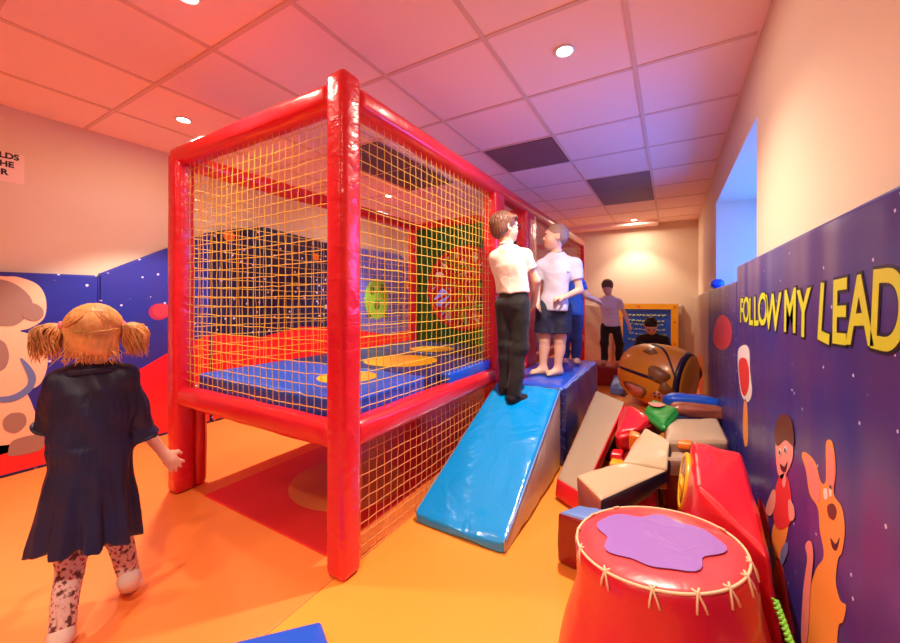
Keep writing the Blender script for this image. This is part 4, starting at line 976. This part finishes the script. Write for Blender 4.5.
for cs in ([xf(p, np.eye(3), aL-A3(0, 0, .042)) for p in foot_prims(A3(0, 0, .042), A3(0, .2, .042), .9, False)], [xf(p, Rf, aR-Rf@A3(0, 0, .042)) for p in foot_prims(A3(0, 0, .042), A3(.02, .2, .042), .9, False)]):
    smesh('sock', [(p[:3]+(p[3]+.005, p[4]+.005)+p[5:] if p[0] == 'c' else p[:2]+(p[2]+.005,)+p[3:]) for p in cs], M['cream_sock'], G, .006)
def pleat(X):
    th = np.arctan2(X[:, 1]-.0, X[:, 0]+.015); low = np.clip((.64-X[:, 2])/.3, 0, 1); top = np.exp(-((X[:, 2]-.76)/.06)**2)
    g = low*(.010*np.sin(th*9+2.5*np.sin(X[:, 2]*5))+.004*np.sin(th*19+1+4*X[:, 2]))+.0022*np.sin(th*34)*(np.exp(-((X[:, 2]-.62)/.05)**2)+top)
    return g+.0035*np.sin(X[:, 2]*38+X[:, 0]*22+3*np.sin(X[:, 0]*19))*(1-low)-.004*np.exp(-((X[:, 2]-.655)/.012)**2)
dress = torso_prims(A3(-.01, 0, .66), che, nec, .1, .1, (0, 1, 0), .90, .012, .03)
dress += [cap((-.008, 0, .72), (-.028, -.005, .24), .092, .150, .05, clip=((-.03, 0, .295), (-.16, -.10, -1)), sx=(A3(0, 1, 0), .82))]
for sh, e in ((sL, eL), (sR, eR)):
    dress += [cap(che*.4+sh*.6, sh, .050, .047, .03), cap(sh, e+(e-sh)*.42, .046, .045, .02, clip=(e+(e-sh)*.30, e-sh))]
dress += [cap(che+[0, 0, .05], nec+[0, 0, .01], .068, .046, .04, clip=((0, 0, .918), (0, 0, 1)))]
smesh('dress', dress, M['denim'], G, .0058, pleat)
V, F = [], []
ring = [nec+A3(.066*math.cos(a), .054*math.sin(a)-.004, -.014-.012*math.sin(a)) for a in np.linspace(0, 2*PI, 37)[:-1]]
tube_data(ring, [.0125+.0015*math.sin(i) for i in range(36)], 8, True, V, F)
fromdata('collar', V, F, M['denim'], G, world=False)
for e, sh in ((eR, sR), (eL, sL)):
    c_ = e+(e-sh)*.27; ax_ = unit(e-sh); u_ = unit(np.cross(ax_, [0, 1, 0.01])); v_ = np.cross(ax_, u_)
    V, F = tube_data([c_+.0445*(u_*math.cos(a)+v_*math.sin(a)) for a in np.linspace(0, 2*PI, 21)[:-1]], .0055, 6, True); fromdata('cuff', V, F, M['denim'], G, world=False)
# hair: a soft base, combed strands to two ties, two curly tails
hp = [ell(L_(0, -.018, .030), A3(.076, .086, .080), Rg, .02), ell(L_(0, -.050, -.018), A3(.064, .048, .062), Rg, .03), ell(L_(-.04, -.035, -.052), A3(.032, .032, .034), Rg, .03), ell(L_(.038, -.04, -.052), A3(.032, .032, .032), Rg, .03),
      ell(L_(0, .088, -.03), A3(.062, .050, .085), Rg, .02, True)]
smesh('hair', hp, M['hair_blond'], G, .0045, lambda X: .0015*np.sin(np.arctan2(X[:, 0]-gh[0], -(X[:, 1]-gh[1])+.02)*40+3*np.sin(X[:, 2]*22)))
rr = np.random.RandomState(11); C0 = A3(0, -.020, .020); RD = A3(.082, .092, .088)
V, F = [], []
for sx in (-1, 1):
    tie = unit((A3(sx*.080, -.030, .022)-C0)/RD)
    for q in range(330):
        a = rr.uniform(.1, 3.0)                      # position along the parting, forehead over crown to nape
        st = unit((sx*rr.uniform(.0, .10), math.cos(a)*.9, math.sin(a)+.05)) if a < 2.4 else unit((sx*rr.uniform(.0, .5), -.95, -rr.uniform(.1, .75)))
        pts = []; wob = rr.normal(0, .05, 3); bow = rr.uniform(.0, .16)
        for t in np.linspace(0, 1, 8):
            w_ = unit(st*(1-t)+tie*t+wob*math.sin(PI*t)+A3(0, -bow*2.2, -bow)*math.sin(PI*t)); l = 1.0+rr.uniform(0, .008)+.03*math.sin(PI*t)*rr.rand()
            pts.append(L_(*(C0+w_*RD*l)))
        tube_data(pts, [.0012, .0019, .002, .002, .002, .0019, .0017, .0012], 4, False, V, F)
for q in range(150):                                   # loose wisps at the nape and over the crown
    sx = rr.choice([-1, 1]); st = A3(rr.uniform(-.062, .062), -.060+rr.uniform(-.008, .02), -.035+rr.uniform(-.02, .03)); pts = [st]
    for t in range(5): st = st+A3(rr.normal(0, .005)+st[0]*.06, -.003+rr.normal(0, .004), -.012); pts.append(st)
    tube_data([L_(*p) for p in pts], [.0018, .002, .002, .0018, .0013, .0005], 4, False, V, F)
fromdata('hair_strands', V, F, M['hair_blond'], G, world=False)
for sx in (-1, 1):
    b = L_(sx*.082, -.032, .024); V, F = [], []; pr = [cap(b, b+A3(sx*.026, 0, -.012), .014, .028, .01), cap(b+A3(sx*.026, 0, -.012), b+A3(sx*.034, 0, -.062), .027, .014, .01)]
    V0, F0 = sdf_mesh(pr, .005); V += list(V0); F += [tuple(f) for f in F0]
    for q in range(230):
        a = rr.rand()*6.28; rad = .037*math.sqrt(rr.rand())+.006; cu = rr.uniform(.006, .013); ph_ = rr.rand()*6.28; fr_ = rr.uniform(5, 10); L2 = rr.uniform(.065, .125); pts = []
        for t in np.linspace(0, 1, 11):
            sw = min(1, t*3.0)*(1-.25*t); 
            p = b+A3(sx*(.004+.034*math.sin(min(1, t*1.6)*PI*.55)), 0, .010*math.sin(min(1, t*2)*PI)-L2*t*t*.55-L2*t*.35)
            p = p+A3(math.cos(a)*rad*sw, math.sin(a)*rad*sw*1.1, .35*rad*math.sin(a*2)*sw)+A3(math.cos(t*fr_+ph_), math.sin(t*fr_+ph_), 0)*cu*t; pts.append(p)
        tube_data(pts, [.0014, .0019, .0021, .0021, .0021, .0021, .002, .0019, .0016, .0012, .0005], 4, False, V, F)
    fromdata('pigtail', V, F, M['hair_blond'], G, world=False)
    V, F = tube_data([b+A3(sx*.003, .015*math.cos(a), .015*math.sin(a)) for a in np.linspace(0, 2*PI, 17)[:-1]], .0065, 8, True); fromdata('hair_tie', V, F, M['pink'], G, world=False)

# ---- a generic standing boy
def boy(lab, B, J, s, shirt, pants, hairm, headyaw, headpitch, pl, res=.006, hair_style='crop', glasses=False, shorts=False, sleeve=.62, feet='bare', facing=0, collar=None, handcfg=None, longs=False, shirt_len=.0, headroll=0, sock=None, mark=None):
    T = person(lab, B, 0); R = basis(headyaw, headpitch, headroll); hs = s*1.0
    P_, L_ = head_prims(J['head'], R, hs)
    fd = A3(-math.sin(facing), math.cos(facing), 0)      # body facing direction
    trap = lambda r, k: [cap(J['neck']-[0, 0, .035*s], J['sh'+a]+[0, 0, .002], r*s, r*.92*s, k) for a in 'LR']
    body = P_+trap(.036, .03)+[cap(J['neck']-[0, 0, .02], J['head']-R@A3(0, .01, .055)*hs, .037*s, .036*s, .025)]+torso_prims(J['pel'], J['chest'], J['neck'], .1, .1, fd, s)
    for a in 'LR':
        sh, e, w_ = J['sh'+a], J['el'+a], J['wr'+a]
        body += [cap(J['chest']*.35+sh*.65+[0, 0, .01], sh, .045*s, .038*s, .03), cap(sh, e, .036*s, .028*s, .02), cap(e, w_, .028*s, .020*s, .015)]
        hc = (handcfg or {}).get(a, {}); body += hand_prims(w_, hc.get('d', w_-e), hc.get('pn', fd*.2+A3(-.5 if a == 'R' else .5, 0, 0)), .9*s/1.0, hc.get('side', 1 if a == 'R' else -1), hc.get('curl', .5))
        h_, k_, an = J['hip'+a], J['kn'+a], J['an'+a]
        body += [cap(h_, k_, .066*s, .047*s, .02), cap(k_, an, .045*s, .028*s, .02), ell((k_+an)/2+(k_-an)*.2-fd*.012*s, (.038*s, .038*s, .07*s), None, .02)]
        body += foot_prims(an, J['toe'+a], s, feet == 'bare')
    smesh('body', body, SK, T, res)
    face_bits(T, L_, R, hs)
    # shirt
    hz = J['pel'][2]+pl
    S_ = torso_prims(J['pel'], J['chest'], J['neck'], .1, .1, fd, s, .020, .035)
    S_ += [cap(J['pel'], J['pel']-[0, 0, .1], .122*s, .128*s, .03, clip=((0, 0, hz), (0, 0, -1)), sx=(fd, .72))]
    for i in range(len(S_)): 
        S_[i] = S_[i][:6]+([((0, 0, hz), (0, 0, -1))],)+S_[i][7:]
    for a in 'LR':
        sh, e, w_ = J['sh'+a], J['el'+a], J['wr'+a]
        S_ += [cap(J['chest']*.35+sh*.65+[0, 0, .01], sh, .058*s, .050*s, .03)]
        if longs: S_ += [cap(sh, e, .048*s, .038*s, .02), cap(e, w_, .038*s, .029*s, .02, clip=(w_-(w_-e)*.06, w_-e))]
        else: S_ += [cap(sh, e, .050*s, .050*s, .02, clip=(sh+(e-sh)*sleeve, e-sh))]
    S_ += trap(.049, .03)
    S_ = [(q[:6]+((q[6] if isinstance(q[6], list) else [q[6]] if q[6] is not None else [])+[(J['neck']+[0, 0, .004]+fd*0, A3(0, 0, 1)+fd*.25)],)+q[7:]) if q[0] == 'c' else q for q in S_]
    fo = folds(.0075*s, 34, int(abs(B[0])*100))
    sm_ = smesh('shirt', S_, shirt, T, res, fo)
    if collar is not None:
        cw = .047*s
        V, F = tube_data([J['neck']+A3(cw*math.cos(a), cw*math.sin(a), .002)-A3(0, 0, .25)*(fd@A3(cw*math.cos(a), cw*math.sin(a), 0)) for a in np.linspace(0, 2*PI, 25)[:-1]], .008*s, 6, True); fromdata('collar', V, F, collar, T, world=False)
    # trousers or shorts
    Q = [cap(J['pel']+[0, 0, .035*s], J['pel']-[0, 0, .03*s], .104*s, .108*s, .03, clip=((0, 0, J['pel'][2]+.055*s), (0, 0, 1)), sx=(fd, .76))]
    for a in 'LR':
        h_, k_, an = J['hip'+a], J['kn'+a], J['an'+a]
        if shorts:
            e_ = h_+(k_-h_)*shorts; Q += [cap(h_, e_+(e_-h_)*.25, .078*s, .090*s, .03, clip=(e_, (0, 0, -1)))]
        else: Q += [cap(h_, k_, .072*s, .058*s, .02), ell(k_, (.062*s, .062*s, .062*s), None, .02), cap(k_, an+(an-k_)*.1, .058*s, .049*s, .02, clip=(an+(an-k_)*.03, an-k_))]
    smesh('shorts' if shorts else 'trousers', Q, pants, T, res, folds(.0066*s, 34, 9))
    # hair
    if hair_style == 'crop': H = [ell(L_(0, -.016, .030), A3(.0735, .0875, .0800)*hs, R, .01), ell(L_(0, -.045, -.01), A3(.062, .050, .052)*hs, R, .02), ell(L_(0, .085, -.035), A3(.088, .062, .080)*hs, R, .008, True)]; am = .0008
    else: H = [ell(L_(0, -.016, .030), A3(.080, .092, .086)*hs, R, .01), ell(L_(0, -.048, -.015), A3(.068, .052, .062)*hs, R, .02), ell(L_(.03, .045, .065), A3(.045, .03, .02)*hs, R, .02), ell(L_(0, .098, -.045), A3(.09, .070, .088)*hs, R, .008, True)]; am = .0028
    hc_ = J['head']
    smesh('hair', H, hairm, T, min(res, .005), lambda X: am*np.sin(np.arctan2(X[:, 0]-hc_[0], X[:, 1]-hc_[1])*30+3*np.sin(X[:, 2]*60)))
    scalp_strands(L_, R, hs, hairm, T, n=420 if hair_style == 'full' else 260, seed=3, ln=.5 if hair_style == 'full' else .22, rad=(.078, .090, .084) if hair_style == 'full' else (.072, .086, .079))
    if glasses:
        for sx in (-1, 1):
            c_ = L_(sx*.028, .093, .0); V, F = tube_data([c_+R@A3(.020*math.cos(a), 0, .014*math.sin(a))*hs for a in np.linspace(0, 2*PI, 17)[:-1]], .0022*hs, 6, True)
            V, F = tube_data([L_(sx*.048, .090, .004), L_(sx*.074, .06, .006), L_(sx*.079, .0, .004), L_(sx*.078, -.02, -.004)], .0022*hs, 6, False, V, F)
            if sx > 0: tube_data([L_(-.009, .094, .002), L_(.009, .094, .002)], .002*hs, 6, False, V, F)
            fromdata('glasses', V, F, M['bdark'], T, world=False)
    if sock is not None:
        for a in 'LR':
            Q = [(p[:3]+(p[3]+.004, p[4]+.004)+p[5:] if p[0] == 'c' else p[:2]+(p[2]+.004,)+p[3:]) for p in foot_prims(J['an'+a], J['toe'+a], s, False)]+[cap(J['an'+a], J['an'+a]*.8+J['kn'+a]*.2, .032*s, .034*s, .01)]
            smesh('sock', Q, sock, T, res)
    if mark:
        bpy.context.view_layer.update()
        for nm, which, x, z, r_, m_ in mark:
            o_ = [c for c in T.children if c.name.split('.')[0] == which][0]; hit, loc, nor, _i = o_.ray_cast(Vector((x, -.6, z)), Vector((0, 1, 0)))
            if hit:
                n_ = np.array(nor); c_ = np.array(loc)+n_*.002; u_ = unit(np.cross([0, 0, 1], n_)); v_ = np.cross(n_, u_)
                V, F = tube_data([c_+r_*(u_*math.cos(a)+v_*math.sin(a)*.8) for a in np.linspace(0, 2*PI, 13)[:-1]], r_*.22, 5, True)
                tube_data([c_+u_*r_, c_+u_*r_*2+v_*r_*.3, c_+u_*r_*3.4], r_*.2, 5, False, V, F); fromdata(nm, V, F, m_, o_, world=False)
    return T, L_, R
# slide surface height at world y for x centre
# boy 1: black jeans and cream polo, seen from behind, looking right
boy('boy in black jeans and cream polo with dark-rimmed glasses, standing on the blue slide', (-.94, 2.43, .49),
    dict(head=A3(-.045, .0, 1.155), neck=A3(-.035, 0, 1.03), chest=A3(-.015, 0, .90), pel=A3(.01, .0, .665), shL=A3(-.10, .02, .955), shR=A3(.085, -.03, .955),
         elL=A3(-.075, .12, .80), wrL=A3(.02, .20, .76), elR=A3(.165, .0, .79), wrR=A3(.155, .06, .655), hipL=A3(-.045, .02, .63), hipR=A3(.06, -.01, .63),
         knL=A3(-.035, .05, .345), knR=A3(.05, -.005, .335), anL=A3(-.04, .05, .055), anR=A3(.015, -.045, .020), toeL=A3(.1, .12, .05), toeR=A3(.15, .05, .0)),
    1.0, M['polo'], M['jeans_black'], M['hair_brown'], -1.05, .05, .05, res=.0058, hair_style='full', glasses=True, facing=-.55, collar=M['polo'], sleeve=.55, feet='sock', sock=M['sock'],
    handcfg=dict(R=dict(d=A3(-.02, .05, -.1), curl=.7)))
# boy 2: pale T-shirt, navy shorts
boy('barefoot boy in pale T-shirt and navy shorts, standing on the platform facing left', (-.79, 2.99, .561),
    dict(head=A3(.0, -.01, 1.085), neck=A3(.012, 0, .960), chest=A3(.012, 0, .80), pel=A3(-.01, 0, .555), shL=A3(-.105, .02, .865), shR=A3(.145, -.01, .865),
         elL=A3(-.145, .03, .69), wrL=A3(-.135, -.06, .57), elR=A3(.180, -.045, .665), wrR=A3(.065, -.11, .61), hipL=A3(-.075, .0, .52), hipR=A3(.055, 0, .52),
         knL=A3(-.085, -.0, .28), knR=A3(.035, 0, .28), anL=A3(-.095, .0, .045), anR=A3(.02, .0, .045), toeL=A3(-.20, -.06, .04), toeR=A3(-.07, -.08, .04)),
    .98, M['tshirt'], M['navyshort'], M['hair_light'], 1.75, .03, -.045, res=.0058, hair_style='crop', shorts=.80, facing=PI-.75, collar=M['navyshort'], sleeve=.62,
    handcfg=dict(R=dict(d=A3(-.1, -.03, -.01), pn=A3(0, .3, -1), curl=.8), L=dict(curl=.5)), mark=[('emblem', 'shorts', .07, .30, .009, M['p_white']), ('emblem', 'shirt', .09, .80, .006, M['navyshort'])])
# boy 3: blue, mostly hidden
boy('child in blue shirt and jeans on the platform, mostly hidden behind the barefoot boy', (-.81, 3.62, .561),
    dict(head=A3(-.03, .0, .90), neck=A3(-.02, 0, .80), chest=A3(.0, 0, .68), pel=A3(.01, 0, .47), shL=A3(-.10, .0, .735), shR=A3(.085, 0, .735),
         elL=A3(-.14, .03, .60), wrL=A3(-.12, .06, .48), elR=A3(.14, -.02, .63), wrR=A3(.215, .02, .595), hipL=A3(-.05, .0, .44), hipR=A3(.055, 0, .44),
         knL=A3(-.055, -.02, .24), knR=A3(.05, -.02, .24), anL=A3(-.055, .0, .045), anR=A3(.045, .0, .045), toeL=A3(-.05, -.15, .04), toeR=A3(.08, -.15, .04)),
    .86, M['bluecloth'], M['jeans_blue'], M['hair_dark'], 2.6, 0, -.02, res=.007, facing=PI, sleeve=.6)
# boy 4: white T-shirt, arms out, on the red cube
boy('boy in white T-shirt and black trousers with arms out, standing on the red cube', (-.74, 5.6, .276),
    dict(head=A3(-.02, -.05, 1.05), neck=A3(.0, -.01, .93), chest=A3(.005, 0, .80), pel=A3(.03, 0, .54), shL=A3(-.105, .0, .855), shR=A3(.12, 0, .85),
         elL=A3(-.22, -.02, .88), wrL=A3(-.35, -.05, .93), elR=A3(.20, -.02, .68), wrR=A3(.25, -.05, .53), hipL=A3(-.045, .0, .51), hipR=A3(.085, 0, .51),
         knL=A3(-.06, -.04, .28), knR=A3(.13, -.04, .28), anL=A3(-.055, .0, .045), anR=A3(.125, .03, .045), toeL=A3(-.09, -.15, .04), toeR=A3(.17, -.12, .04)),
    .93, M['tshirt2'], M['jeans_black'], M['hair_brown'], PI-.1, -.62, -.02, res=.008, hair_style='full', facing=PI, sleeve=.55, mark=[('shirt_print', 'shirt', -.02, .74, .012, M['p_red']), ('shirt_print', 'shirt', .01, .69, .010, M['bpatch'])])
# boy 5: crouching behind the barrel
boy('boy with short dark hair and dark top, crouching behind the orange barrel', (-.20, 5.32, 0),
    dict(head=A3(-.015, -.16, .84), neck=A3(-.01, -.06, .74), chest=A3(.0, .0, .62), pel=A3(.0, .14, .36), shL=A3(-.13, -.02, .665), shR=A3(.13, -.02, .665),
         elL=A3(-.19, -.10, .50), wrL=A3(-.15, -.25, .50), elR=A3(.20, -.10, .51), wrR=A3(.18, -.25, .52), hipL=A3(-.07, .12, .33), hipR=A3(.07, .12, .33),
         knL=A3(-.10, -.12, .36), knR=A3(.10, -.12, .36), anL=A3(-.09, .0, .045), anR=A3(.09, .0, .045), toeL=A3(-.1, -.15, .04), toeR=A3(.1, -.15, .04)),
    .95, M['darkshirt'], M['jeans_black'], M['hair_dark'], PI, -.85, -.02, res=.008, facing=PI, sleeve=.7)

# ------------------------------------------------------------------ colour management
sc.view_settings.view_transform = 'Standard'; sc.view_settings.look = 'None'; sc.view_settings.gamma = 1; sc.view_settings.use_curve_mapping = False
sc.view_settings.exposure = 0.84
sc.cycles.max_bounces = 8; sc.cycles.diffuse_bounces = 6; sc.cycles.use_denoising = True
sc.cycles.sample_clamp_indirect = 6
